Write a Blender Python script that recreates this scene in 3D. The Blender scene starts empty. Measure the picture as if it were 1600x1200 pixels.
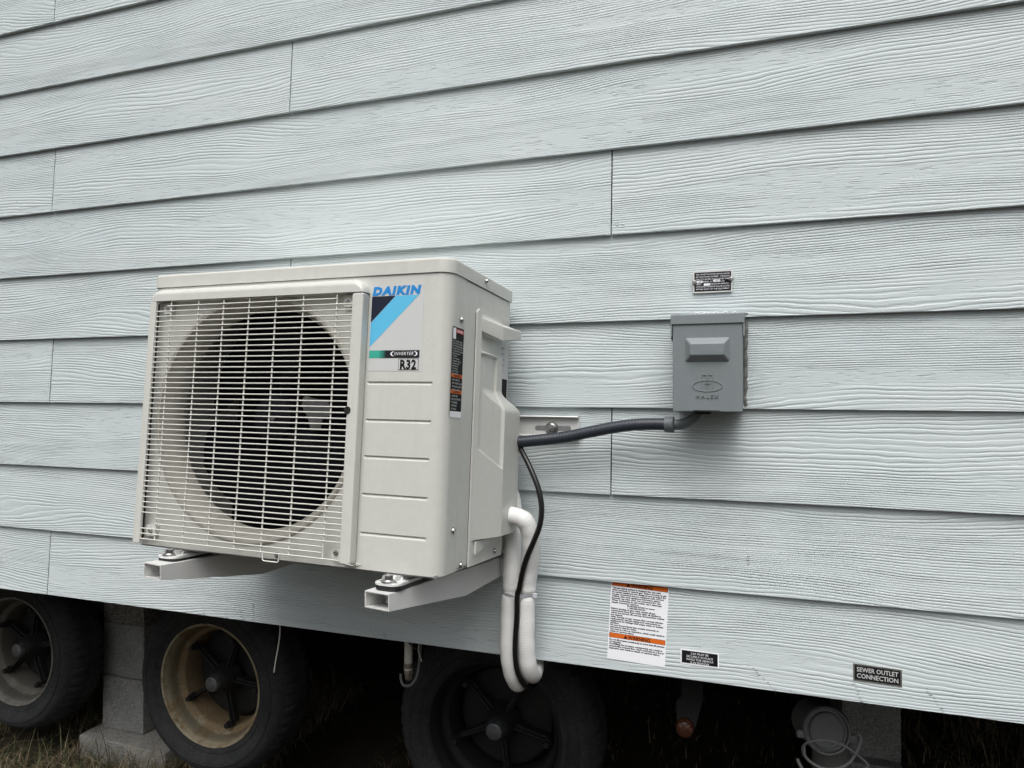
import bpy, bmesh, math, random
from mathutils import Vector, Matrix, Euler
random.seed(7)
R_ = math.radians
S = bpy.context.scene
COL = S.collection
ZO = 2.36                      # height of the datum (camera-side survey zero) above the ground
GZ = -2.36                     # ground level in survey coordinates

# ------------------------------------------------------------------ camera, sky, sun, exposure
def rot(a, b, c):
    return Matrix.Rotation(a, 3, 'Z') @ Matrix.Rotation(b, 3, 'X') @ Matrix.Rotation(c, 3, 'Y')
cd = bpy.data.cameras.new('camera'); cam = bpy.data.objects.new('camera', cd); COL.objects.link(cam)
cd.sensor_width = 36.0; cd.lens = 36.0 * 1099.09 / 1600.0; cd.clip_start = 0.05; cd.clip_end = 500
M = rot(0.3340, 0.01387, -0.00312)
# blender camera looks down -Z with +Y up: columns right, up, back
cm = Matrix((M.col[0], M.col[2], -M.col[1])).transposed().to_4x4()
cm.translation = Vector((0.8798, -1.4307, -1.0398))
cam.matrix_world = cm
S.camera = cam

SUN_EL, SUN_AZ = R_(60), R_(8)          # azimuth measured from -Y (in front of the wall) towards -X
sdir = Vector((math.sin(SUN_AZ) * math.cos(SUN_EL), -math.cos(SUN_AZ) * math.cos(SUN_EL), math.sin(SUN_EL)))
sl = bpy.data.lights.new('sun', 'SUN'); sl.energy = .8; sl.angle = R_(50); sl.color = (1.0, .99, .975)
sun = bpy.data.objects.new('sun', sl); COL.objects.link(sun)
sun.rotation_euler = sdir.to_track_quat('Z', 'Y').to_euler()
sun.location = sdir * 20
w = bpy.data.worlds.new('World'); S.world = w; w.use_nodes = True
nt = w.node_tree; nt.nodes.clear()
sky = nt.nodes.new('ShaderNodeTexSky'); sky.sky_type = 'NISHITA'; sky.sun_disc = False
sky.sun_elevation = SUN_EL; sky.sun_rotation = math.atan2(sdir.x, sdir.y)
sky.dust_density = 6.0; sky.air_density = 1.0
hs = nt.nodes.new('ShaderNodeHueSaturation'); hs.inputs['Saturation'].default_value = .28
bg = nt.nodes.new('ShaderNodeBackground'); bg.inputs['Strength'].default_value = .115
wo = nt.nodes.new('ShaderNodeOutputWorld')
# overcast luminance: the zenith about three times as bright as the horizon (1 + 2 sin h) / 3
tcw = nt.nodes.new('ShaderNodeTexCoord'); sxw = nt.nodes.new('ShaderNodeSeparateXYZ'); nt.links.new(tcw.outputs['Generated'], sxw.inputs[0])
mrw = nt.nodes.new('ShaderNodeMapRange'); nt.links.new(sxw.outputs[2], mrw.inputs[0])
for i_, v_ in enumerate((0., 1., .30, 1.35)): mrw.inputs[i_ + 1].default_value = v_
vmw = nt.nodes.new('ShaderNodeVectorMath'); vmw.operation = 'SCALE'
nt.links.new(sky.outputs[0], hs.inputs['Color']); nt.links.new(hs.outputs[0], vmw.inputs[0]); nt.links.new(mrw.outputs[0], vmw.inputs[3]); nt.links.new(vmw.outputs[0], bg.inputs['Color']); nt.links.new(bg.outputs[0], wo.inputs[0])
S.view_settings.view_transform = 'Standard'; S.view_settings.look = 'None'
S.view_settings.exposure = 0.55; S.view_settings.gamma = 1.0; S.view_settings.use_curve_mapping = False
S.render.engine = 'CYCLES'
S.cycles.max_bounces = 8; S.cycles.diffuse_bounces = 4

# ------------------------------------------------------------------ materials
def srgb(r, g, b):
    f = lambda c: (c / 255 / 12.92) if c / 255 <= .04045 else ((c / 255 + .055) / 1.055) ** 2.4
    return (f(r), f(g), f(b), 1)
class NT:
    def __init__(s, name):
        s.m = bpy.data.materials.new(name); s.m.use_nodes = True; s.t = s.m.node_tree
        s.b = s.t.nodes['Principled BSDF']
    def n(s, typ, **k):
        x = s.t.nodes.new(typ)
        for a, v in k.items(): setattr(x, a, v)
        return x
    def put(s, sock, v):
        if hasattr(v, 'is_output'): s.t.links.new(v, sock)
        else: sock.default_value = v
    def math(s, op, a, b=None, c=None, clamp=False):
        x = s.n('ShaderNodeMath', operation=op, use_clamp=clamp)
        s.put(x.inputs[0], a)
        if b is not None: s.put(x.inputs[1], b)
        if c is not None: s.put(x.inputs[2], c)
        return x.outputs[0]
    def noise(s, vec, scale=1., detail=2., rough=.5, dist=0.):
        x = s.n('ShaderNodeTexNoise'); s.put(x.inputs['Vector'], vec); x.inputs['Scale'].default_value = scale
        x.inputs['Detail'].default_value = detail; x.inputs['Roughness'].default_value = rough
        x.inputs['Distortion'].default_value = dist
        return x.outputs['Fac']
    def map(s, v, a, b, c, d, smooth=False):
        x = s.n('ShaderNodeMapRange'); x.interpolation_type = 'SMOOTHSTEP' if smooth else 'LINEAR'
        s.put(x.inputs[0], v)
        for i, q in enumerate((a, b, c, d)): s.put(x.inputs[i + 1], q)
        return x.outputs[0]
    def comb(s, x, y, z):
        c = s.n('ShaderNodeCombineXYZ')
        for i, q in enumerate((x, y, z)): s.put(c.inputs[i], q)
        return c.outputs[0]
    def coord(s, which='Object'):
        return s.n('ShaderNodeTexCoord').outputs[which]
    def sep(s, v):
        x = s.n('ShaderNodeSeparateXYZ'); s.put(x.inputs[0], v); return x.outputs
    def vmul(s, v, k):
        x = s.n('ShaderNodeVectorMath', operation='MULTIPLY'); s.put(x.inputs[0], v); x.inputs[1].default_value = k; return x.outputs[0]
    def mix(s, f, a, b):
        x = s.n('ShaderNodeMix', data_type='RGBA'); s.put(x.inputs[0], f); s.put(x.inputs[6], a); s.put(x.inputs[7], b); return x.outputs[2]
    def bump(s, h, dist=1.0, strength=1.0, normal=None):
        x = s.n('ShaderNodeBump'); x.inputs['Distance'].default_value = dist; x.inputs['Strength'].default_value = strength
        s.put(x.inputs['Height'], h)
        if normal is not None: s.put(x.inputs['Normal'], normal)
        return x.outputs[0]
    def done(s, color=None, rough=None, metal=None, normal=None, spec=None):
        for k, v in (('Base Color', color), ('Roughness', rough), ('Metallic', metal), ('Normal', normal), ('Specular IOR Level', spec)):
            if v is not None: s.put(s.b.inputs[k], v)
        return s.m

def plain(name, col, rough=.5, metal=0., var=.06, scale=60., bump=0., bscale=400., spec=.5, dirt=0., dirtcol=(.1, .09, .07, 1)):
    t = NT(name); c = t.coord()
    n = t.noise(c, scale, 3)
    k = t.map(n, .3, .7, 1 - var, 1 + var)
    x = t.n('ShaderNodeVectorMath', operation='SCALE'); x.inputs[0].default_value = col[:3]; t.put(x.inputs[3], k)
    out = x.outputs[0]
    if dirt:
        d = t.noise(c, 9., 6, .65)
        out = t.mix(t.math('MULTIPLY', t.map(d, .52, .72, 0, 1, True), dirt), out, dirtcol)
    if name.startswith('ac_'):
        x_, y_, z_ = t.sep(c)
        sk_ = t.noise(t.comb(t.math('MULTIPLY', x_, 70.), t.math('MULTIPLY', y_, 70.), t.math('MULTIPLY', z_, 3.)), 1., 4, .6)
        out = t.mix(t.math('MULTIPLY', t.map(sk_, .50, .75, 0, 1, True), .11), out, (.36, .35, .32, 1))
        sp_ = t.noise(c, 330., 2, .6)
        out = t.mix(t.math('MULTIPLY', t.map(sp_, .70, .76, 0, 1, True), .5), out, (.16, .15, .13, 1))
    nm = t.bump(t.noise(c, bscale, 3), bump) if bump else None
    rr = t.map(t.noise(c, scale * .4, 3), .3, .7, max(.03, rough - .03), min(1, rough + .03))
    return t.done(out, rr, metal, nm, spec)

def siding_material():
    t = NT('siding_paint')
    o = t.n('ShaderNodeObjectInfo')
    x, y, z = t.sep(t.coord())
    rnd = t.math('MULTIPLY', o.outputs['Random'], 61.7)
    xs = t.math('ADD', x, rnd)
    # contour lines of a stretched noise field give cathedral and straight grain
    f1 = t.noise(t.comb(t.math('MULTIPLY', xs, 1.15), rnd, t.math('MULTIPLY', z, 7.)), 1., 1.2, .4)
    f2 = t.noise(t.comb(t.math('MULTIPLY', xs, 4.2), rnd, t.math('MULTIPLY', z, 13.)), 1., 2., .5)
    F = t.math('ADD', z, t.math('MULTIPLY', t.math('SUBTRACT', f1, .5), .125))
    F = t.math('ADD', F, t.math('MULTIPLY', t.math('SUBTRACT', f2, .5), .014))
    wob = t.noise(t.comb(t.math('MULTIPLY', xs, 30.), rnd, t.math('MULTIPLY', z, 55.)), 1., 2., .5)
    F = t.math('ADD', F, t.math('MULTIPLY', t.math('SUBTRACT', wob, .5), .0028))
    ph = t.math('MULTIPLY', F, 172.)
    fr = t.math('FRACT', ph)
    idx = t.math('FLOOR', ph)
    # each line gets its own strength
    wn = t.n('ShaderNodeTexWhiteNoise', noise_dimensions='2D'); t.put(wn.inputs['Vector'], t.comb(idx, rnd, 0.)); lv = wn.outputs['Value']
    up = t.map(fr, .0, .40, 0., 1., True)            # slow rise to the ridge
    dn = t.map(fr, .74, .97, 1., 0., True)           # quick fall into the groove
    h = t.math('MINIMUM', up, dn)
    st = t.noise(t.comb(t.math('MULTIPLY', xs, 7.), rnd, t.math('MULTIPLY', z, 40.)), 1., 2., .6)
    amp = t.math('MULTIPLY', t.map(lv, 0, 1, .45, 1.), t.map(st, .3, .6, .35, 1.))
    # quiet patches
    pm = t.map(t.noise(t.comb(t.math('MULTIPLY', xs, 1.9), t.math('ADD', rnd, 3.3), t.math('MULTIPLY', z, 15.)), 1., 2., .5), .55, .64, 1., .12, True)
    amp = t.math('MULTIPLY', amp, pm)
    h = t.math('MULTIPLY', t.math('MULTIPLY', h, amp), .00112)
    # short dashes in the quiet patches and faintly everywhere
    ds = t.noise(t.comb(t.math('MULTIPLY', xs, 26.), rnd, t.math('MULTIPLY', z, 420.)), 1., 1., .5)
    dm = t.map(ds, .58, .72, 0., 1., True)
    dh = t.math('MULTIPLY', t.math('MULTIPLY', dm, t.map(pm, .12, 1., 1., .12)), .0009)
    h = t.math('SUBTRACT', h, dh)
    fine = t.noise(t.comb(t.math('MULTIPLY', xs, 260.), rnd, t.math('MULTIPLY', z, 900.)), 1., 2., .6)
    h = t.math('ADD', h, t.math('MULTIPLY', fine, .00013))
    nm = t.bump(h, 1.0)
    base = srgb(196, 203, 203)
    big = t.noise(t.comb(xs, rnd, t.math('MULTIPLY', z, 3.)), 3., 4., .6)
    col = t.mix(t.map(big, .3, .7, 0, 1), srgb(192, 202, 204), srgb(200, 209, 210))
    # specks and scuffs
    sp = t.noise(t.comb(t.math('MULTIPLY', xs, 60.), rnd, t.math('MULTIPLY', z, 90.)), 1., 3., .6)
    col = t.mix(t.math('MULTIPLY', t.map(sp, .73, .78, 0, 1, True), .6), col, (.08, .08, .075, 1))
    dr = t.noise(t.comb(t.math('MULTIPLY', xs, 4.), rnd, t.math('MULTIPLY', z, 10.)), 1., 5., .65)
    col = t.mix(t.math('MULTIPLY', t.map(dr, .55, .8, 0, 1, True), .10), col, (.34, .34, .30, 1))
    return t.done(col, .5, 0., nm, .3)

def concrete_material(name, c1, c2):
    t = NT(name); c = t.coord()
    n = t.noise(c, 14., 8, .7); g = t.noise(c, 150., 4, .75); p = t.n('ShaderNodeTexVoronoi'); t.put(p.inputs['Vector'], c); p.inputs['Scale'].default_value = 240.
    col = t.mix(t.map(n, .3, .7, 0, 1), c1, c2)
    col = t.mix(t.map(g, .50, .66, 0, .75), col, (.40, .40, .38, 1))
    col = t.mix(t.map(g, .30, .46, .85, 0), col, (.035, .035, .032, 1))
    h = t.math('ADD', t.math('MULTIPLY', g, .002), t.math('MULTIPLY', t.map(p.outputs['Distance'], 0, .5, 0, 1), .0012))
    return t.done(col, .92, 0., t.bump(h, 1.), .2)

def rubber_material():
    t = NT('tyre_rubber'); c = t.coord()
    n = t.noise(c, 7., 6, .65)
    n9 = t.noise(c, 140., 3, .7)
    col = t.mix(t.map(n, .35, .7, 0, 1), srgb(30, 32, 35), srgb(56, 57, 58))
    col = t.mix(t.math('MULTIPLY', t.map(n9, .58, .7, 0, 1, True), .5), col, (.11, .105, .095, 1))
    x, y, z = t.sep(c)
    r = t.math('SQRT', t.math('ADD', t.math('MULTIPLY', x, x), t.math('MULTIPLY', z, z)))
    rings = t.math('SINE', t.math('MULTIPLY', r, 900.))
    h = t.math('ADD', t.math('MULTIPLY', rings, .00012), t.math('MULTIPLY', t.noise(c, 90., 5, .75), .0030))
    return t.done(col, .78, 0., t.bump(h, 1.), .3)

def rim_material(name, c1, c2, rust, amt):
    t = NT(name); c = t.coord(); n = t.noise(c, 16., 8, .72); n2 = t.noise(c, 90., 4, .7)
    x, y, z = t.sep(c)
    col = t.mix(t.map(n2, .3, .7, 0, 1), c1, c2)
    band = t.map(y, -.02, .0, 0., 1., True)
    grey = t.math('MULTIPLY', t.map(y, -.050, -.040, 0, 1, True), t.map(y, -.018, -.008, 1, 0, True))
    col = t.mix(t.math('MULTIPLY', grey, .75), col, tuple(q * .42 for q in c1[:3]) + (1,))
    f = t.math('MULTIPLY', t.map(t.math('ADD', n, t.math('MULTIPLY', band, .16)), .46, .60, 0, 1, True), amt)
    rc = t.mix(t.map(n2, .35, .65, 0, 1), rust, tuple(q * .45 for q in rust[:3]) + (1,))
    col = t.mix(f, col, rc)
    return t.done(col, .75, .0, t.bump(t.math('MULTIPLY', n2, .0012), 1.), .3)

def ringed(name, col, period, depth, rough, axis_len=None, var=.05, spec=.4):
    # rings along a tube through its own V coordinate (metres)
    t = NT(name); uv = t.n('ShaderNodeUVMap'); uv.uv_map = 'UVMap'
    u, v, _ = t.sep(uv.outputs[0])
    c = t.coord()
    wv = t.math('ADD', v, t.math('MULTIPLY', t.noise(c, 45., 2), .004))
    s_ = t.math('SINE', t.math('MULTIPLY', wv, 2 * math.pi / period))
    h = t.math('ADD', t.math('MULTIPLY', s_, depth), t.math('MULTIPLY', t.noise(c, 160., 3, .6), depth * 2.))
    k = t.map(t.noise(c, 22., 4, .6), .3, .7, 1 - var, 1 + var)
    x = t.n('ShaderNodeVectorMath', operation='SCALE'); x.inputs[0].default_value = col[:3]; t.put(x.inputs[3], k)
    return t.done(x.outputs[0], rough, 0., t.bump(h, 1.), spec)

def ground_material():
    t = NT('ground_soil'); c = t.coord()
    n = t.noise(c, 3., 8, .7); f = t.noise(c, 70., 5, .7)
    col = t.mix(t.map(n, .35, .65, 0, 1), (.025, .020, .015, 1), (.05, .042, .03, 1))
    col = t.mix(t.map(f, .55, .75, 0, .7), col, (.09, .075, .05, 1))
    return t.done(col, .95, 0., t.bump(t.math('MULTIPLY', f, .012), 1.), .1)

def blade_material():
    t = NT('grass_blades'); g = t.n('ShaderNodeNewGeometry')
    r = g.outputs['Random Per Island']
    cr = t.n('ShaderNodeValToRGB'); t.put(cr.inputs[0], r)
    e = cr.color_ramp.elements; e[0].color = (.030, .045, .018, 1); e[1].color = (.26, .22, .145, 1); e[1].position = 1.
    for p_, c_ in ((.30, (.042, .052, .022, 1)), (.42, (.075, .055, .034, 1)), (.7, (.12, .092, .058, 1)), (.88, (.18, .145, .095, 1))):
        q = e.new(p_); q.color = c_
    gm = t.n('ShaderNodeVectorMath', operation='SCALE'); t.put(gm.inputs[0], cr.outputs[0]); gm.inputs[3].default_value = 1.35
    return t.done(gm.outputs[0], .8, 0., None, .2)

def inverter_strip_material():
    t = NT('strip_print'); x, y, z = t.sep(t.coord())
    cr = t.n('ShaderNodeValToRGB'); t.put(cr.inputs[0], t.map(x, -.05, .05, 0, 1))
    e = cr.color_ramp.elements; e[0].color = srgb(60, 170, 150); e[1].color = srgb(22, 24, 28); e[0].position = .18; e[1].position = .34
    return t.done(cr.outputs[0], .35)

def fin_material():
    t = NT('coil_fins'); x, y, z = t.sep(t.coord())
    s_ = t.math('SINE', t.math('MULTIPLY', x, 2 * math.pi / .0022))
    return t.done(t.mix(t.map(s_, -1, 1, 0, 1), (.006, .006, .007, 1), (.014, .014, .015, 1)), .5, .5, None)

MT = dict(
    siding=siding_material(),
    ac=plain('ac_enamel', srgb(200, 201, 195), .34, var=.022, bump=.00006, bscale=1300),
    acp=plain('ac_plastic', srgb(203, 204, 198), .32, var=.022, bump=.00012, bscale=900),
    wire=plain('grille_plastic', srgb(212, 212, 205), .35, var=.02),
    bell=plain('fan_ring_plastic', srgb(172, 170, 161), .45, var=.02, dirt=.25, dirtcol=(.12, .11, .09, 1)),
    fan=plain('fan_plastic', (.005, .005, .008, 1), .6, var=.1, spec=.15),
    dark=plain('dark_metal', (.005, .005, .005, 1), .6, var=.2),
    fins=fin_material(),
    galv=plain('galvanised_steel', (.33, .34, .34, 1), .45, .6, var=.1, scale=30),
    white=plain('white_powder_coat', srgb(214, 215, 213), .33, var=.02, bump=.00008, bscale=900),
    plate=plain('glint_grey', (.085, .088, .085, 1), .6, .0, var=.25, scale=40),  # flat grey for the painted glint inside the fan ring
    screw=plain('screw_steel', (.55, .55, .54, 1), .25, 1., var=.1),
    rubber=plain('black_rubber', (.012, .012, .013, 1), .55, var=.1),
    tyre=rubber_material(),
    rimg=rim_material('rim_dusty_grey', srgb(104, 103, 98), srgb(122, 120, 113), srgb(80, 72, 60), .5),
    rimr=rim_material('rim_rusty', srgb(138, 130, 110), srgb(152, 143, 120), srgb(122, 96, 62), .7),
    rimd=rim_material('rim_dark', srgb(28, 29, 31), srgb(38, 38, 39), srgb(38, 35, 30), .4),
    hub=plain('hub_black', (.006, .006, .006, 1), .7, var=.3, bump=.0006, bscale=150, dirt=.4, dirtcol=(.025, .022, .018, 1)),
    cap=plain('hub_cap_steel', (.17, .18, .19, 1), .4, .6, var=.3, dirt=.6, dirtcol=(.08, .07, .05, 1)),
    gbox=plain('grey_box_paint', srgb(124, 132, 134), .42, var=.03, bump=.00005, bscale=700),
    caulk=plain('caulk', (.15, .15, .14, 1), .7, var=.2, bump=.0006, bscale=200, dirt=.5),
    conduit=ringed('conduit_grey', (.028, .034, .045, 1), .0062, .00010, .38),
    fit=plain('fitting_grey', srgb(100, 106, 110), .45, var=.04),
    foam=ringed('pipe_wrap_white', srgb(232, 233, 231), .0052, .00010, .6, var=.05),
    cable=plain('black_cable', (.006, .006, .006, 1), .35),
    nylon=plain('nylon', srgb(200, 200, 205), .4),
    blk=plain('print_black', (.010, .010, .012, 1), .6, spec=.12),
    wht=plain('print_white', srgb(240, 242, 246), .4, var=.01),
    silver=plain('sticker_silver', srgb(200, 202, 201), .3, 0., var=.01),
    rimw=plain('plate_rim', srgb(222, 222, 220), .3, .2, var=.02),
    foil=plain('plate_aluminium', srgb(190, 190, 185), .22, .85, var=.15, bump=.0012, bscale=120),
    blue=plain('print_blue', srgb(28, 134, 208), .35, var=.01),
    sky=plain('print_light_blue', srgb(92, 188, 228), .35, var=.01),
    navy=plain('print_navy', srgb(32, 38, 54), .5, var=.01, spec=.2),
    orange=plain('print_orange', srgb(214, 104, 34), .6, var=.02, spec=.2),
    red=plain('print_red', srgb(200, 60, 60), .4, var=.02),
    strip=inverter_strip_material(),
    conc=concrete_material('concrete', (.18, .183, .18, 1), (.26, .263, .255, 1)),
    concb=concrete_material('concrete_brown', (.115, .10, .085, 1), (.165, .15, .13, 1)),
    concp=concrete_material('concrete_pad', (.23, .225, .21, 1), (.34, .335, .31, 1)),
    scuff=plain('scuff_mark', (.09, .09, .085, 1), .8),
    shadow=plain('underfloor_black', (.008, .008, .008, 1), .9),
    amber=plain('amber_lens', (.042, .013, .005, 1), .4, var=.4, scale=160, bump=.003, bscale=160),
    wood=plain('red_brown_wood', (.16, .04, .018, 1), .8, var=.35, scale=30, bump=.001),
    pvc=plain('pvc_white', srgb(205, 203, 195), .4, var=.03, dirt=.35),
    pvcg=plain('pvc_grey', srgb(102, 104, 104), .5, var=.06, dirt=.3),
    brass=plain('fitting_metal', (.35, .32, .27, 1), .4, .8, var=.2),
    soil=ground_material(), grass=blade_material(),
    roof=plain('roof_shingle', (.06, .06, .06, 1), .9, var=.2),
)

# ------------------------------------------------------------------ object helpers
FR = {}
def tag(o, label=None, cat=None, group=None, kind=None):
    if label: o['label'] = label
    if cat: o['category'] = cat
    if group: o['group'] = group
    if kind: o['kind'] = kind
    return o
def thing(name, base, label, cat, group=None, matrix=None):
    o = bpy.data.objects.new(name, None); COL.objects.link(o); o.empty_display_size = .05
    b = Vector(base)
    if matrix is not None:
        m3, orig = matrix
        mm = m3.to_4x4(); mm.translation = Vector(orig) + m3 @ b
        o.matrix_world = mm
    else: o.location = b
    FR[o.name] = b
    return tag(o, label, cat, group)
def obj(name, bm, mat, parent=None, label=None, angle=35, origin=None, kind=None):
    bmesh.ops.recalc_face_normals(bm, faces=bm.faces) if len(bm.faces) and not bm.get('norecalc') else None
    return _obj(name, bm, mat, parent, label, angle, origin, kind)
def _obj(name, bm, mat, parent, label, angle, origin, kind):
    me = bpy.data.meshes.new(name)
    vs = [v.co for v in bm.verts]
    if origin is None:
        lo = [min(v[i] for v in vs) for i in range(3)]; hi = [max(v[i] for v in vs) for i in range(3)]
        c = Vector([(a + b) / 2 for a, b in zip(lo, hi)])
    else: c = Vector(origin)
    bmesh.ops.translate(bm, verts=bm.verts, vec=-c)
    bm.to_mesh(me); bm.free()
    me.materials.append(MT[mat] if isinstance(mat, str) else mat)
    me.shade_smooth(); me.set_sharp_from_angle(angle=R_(angle))
    o = bpy.data.objects.new(name, me); COL.objects.link(o)
    if len(me.polygons) > 5:
        wnm = o.modifiers.new('weighted_normal', 'WEIGHTED_NORMAL'); wnm.keep_sharp = True; wnm.weight = 80
    if parent is not None:
        o.parent = parent; o.location = c - FR[parent.name]
    else: o.location = c
    FR[o.name] = c
    return tag(o, label, kind=kind)
class BM:
    """tiny wrapper so helpers can chain"""
def new(): return _B()
class _B:
    def __init__(s): s.bm = bmesh.new()
    def box(s, lo, hi, bev=0., seg=2):
        b = bmesh.new(); bmesh.ops.create_cube(b, size=1)
        sc = [hi[i] - lo[i] for i in range(3)]; ce = [(hi[i] + lo[i]) / 2 for i in range(3)]
        for v in b.verts: v.co = Vector([v.co[i] * sc[i] + ce[i] for i in range(3)])
        if bev: bmesh.ops.bevel(b, geom=b.edges[:], offset=bev, segments=seg, affect='EDGES', profile=.5)
        return s.add(b)
    def add(s, b, mat=None):
        if mat is not None: bmesh.ops.transform(b, matrix=mat, verts=b.verts)
        m = {}
        uvn = s.bm.loops.layers.uv.active; uvo = b.loops.layers.uv.active
        for v in b.verts: m[v.index if False else v] = s.bm.verts.new(v.co)
        for f in b.faces:
            try: g = s.bm.faces.new([m[v] for v in f.verts])
            except ValueError: continue
            if uvn and uvo:
                for l1, l2 in zip(f.loops, g.loops): l2[uvn].uv = l1[uvo].uv
        b.free(); return s
    def poly(s, pts):
        s.bm.faces.new([s.bm.verts.new(Vector(p)) for p in pts]); return s
    def prism(s, pts2, d0, d1, plane='xz', bev=0.):
        """extrude a 2-D outline between depths d0 and d1"""
        def P(a, b, d): return {'xz': (a, d, b), 'yz': (d, a, b), 'xy': (a, b, d)}[plane]
        b = bmesh.new()
        A = [b.verts.new(P(x, y, d0)) for x, y in pts2]; B = [b.verts.new(P(x, y, d1)) for x, y in pts2]
        n = len(A)
        b.faces.new(A); b.faces.new(B[::-1])
        for i in range(n): b.faces.new([A[i], A[(i + 1) % n], B[(i + 1) % n], B[i]])
        if bev: bmesh.ops.bevel(b, geom=b.edges[:], offset=bev, segments=2, affect='EDGES', profile=.5)
        return s.add(b)
    def grid(s, rows, closed=False):
        """rows: list of equally long lists of points"""
        V = [[s.bm.verts.new(Vector(p)) for p in r] for r in rows]
        for i in range(len(V) - 1):
            n = len(V[i])
            for j in range(n if closed else n - 1):
                k = (j + 1) % n
                try: s.bm.faces.new([V[i][j], V[i][k], V[i + 1][k], V[i + 1][j]])
                except ValueError: pass
        return V
    def revolve(s, prof, center, axis='y', n=48, caps=False, fn=None):
        """prof: (radius, distance along axis)"""
        rows = []
        for k, (r, h) in enumerate(prof):
            row = []
            for j in range(n):
                a = 2 * math.pi * j / n
                rr = fn(k, j, r) if fn else r
                u, v = rr * math.cos(a), rr * math.sin(a)
                p = {'y': (u, h, v), 'z': (u, v, h), 'x': (h, u, v)}[axis]
                row.append(Vector(p) + Vector(center))
            rows.append(row)
        V = s.grid(rows, closed=True)
        if caps: s.bm.faces.new(V[0]); s.bm.faces.new(V[-1][::-1])
        return s
    def tube(s, pts, rad, n=12, res=8, smooth=True, caps=True, flat=None):
        uvl = s.bm.loops.layers.uv.get('UVMap') or s.bm.loops.layers.uv.new('UVMap')
        pts = [Vector(p) for p in pts]
        if smooth and len(pts) > 2:
            P = [pts[0] * 2 - pts[1]] + pts + [pts[-1] * 2 - pts[-2]]
            out = []; rads = []
            for i in range(1, len(P) - 2):
                for k in range(res):
                    t = k / res; a, b, c, d = P[i - 1], P[i], P[i + 1], P[i + 2]
                    out.append(.5 * ((2 * b) + (-a + c) * t + (2 * a - 5 * b + 4 * c - d) * t * t + (-a + 3 * b - 3 * c + d) * t ** 3))
                    if callable(rad): rads.append(rad((i - 1 + t) / (len(pts) - 1)))
            out.append(pts[-1]); rads.append(rad(1.) if callable(rad) else 0)
            pts = out
        else: rads = [rad(i / (len(pts) - 1)) if callable(rad) else 0 for i in range(len(pts))]
        rings = []; N = None; L = 0; Ls = []
        for i, p in enumerate(pts):
            t = (pts[min(i + 1, len(pts) - 1)] - pts[max(i - 1, 0)]).normalized()
            if N is None: N = t.orthogonal().normalized()
            N = (N - t * N.dot(t)).normalized(); B = t.cross(N)
            r = rads[i] if callable(rad) else rad
            rings.append([s.bm.verts.new(p + (N * math.cos(2 * math.pi * j / n) + B * math.sin(2 * math.pi * j / n)) * r) for j in range(n)])
            if i: L += (p - pts[i - 1]).length
            Ls.append(L)
        for i in range(len(rings) - 1):
            for j in range(n):
                k = (j + 1) % n
                f = s.bm.faces.new([rings[i][j], rings[i][k], rings[i + 1][k], rings[i + 1][j]])
                for l, (uu, vv) in zip(f.loops, ((j / n, Ls[i]), ((j + 1) / n, Ls[i]), ((j + 1) / n, Ls[i + 1]), (j / n, Ls[i + 1]))): l[uvl].uv = (uu, vv)
        if caps: s.bm.faces.new(rings[0]); s.bm.faces.new(rings[-1][::-1])
        return s
    def to(s, name, mat, parent=None, label=None, angle=35, origin=None, kind=None, recalc=True):
        if recalc: bmesh.ops.recalc_face_normals(s.bm, faces=s.bm.faces)
        return _obj(name, s.bm, mat, parent, label, angle, origin, kind)

def rrect(x0, z0, x1, z1, r, n=5):
    out = []
    for cx, cz, a0 in ((x1 - r, z1 - r, 0), (x0 + r, z1 - r, 90), (x0 + r, z0 + r, 180), (x1 - r, z0 + r, 270)):
        for k in range(n + 1):
            a = R_(a0 + 90 * k / n); out.append((cx + r * math.cos(a), cz + r * math.sin(a)))
    return out

def dup(o, loc_shift, parent=None):
    c = o.copy(); COL.objects.link(c)
    if parent is not None: c.parent = parent
    c.location = o.location + Vector(loc_shift); FR[c.name] = FR[o.name] + Vector(loc_shift)
    for ch in list(o.children):
        d = ch.copy(); COL.objects.link(d); d.parent = c; FR[d.name] = FR[ch.name] + Vector(loc_shift)
    return c

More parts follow.
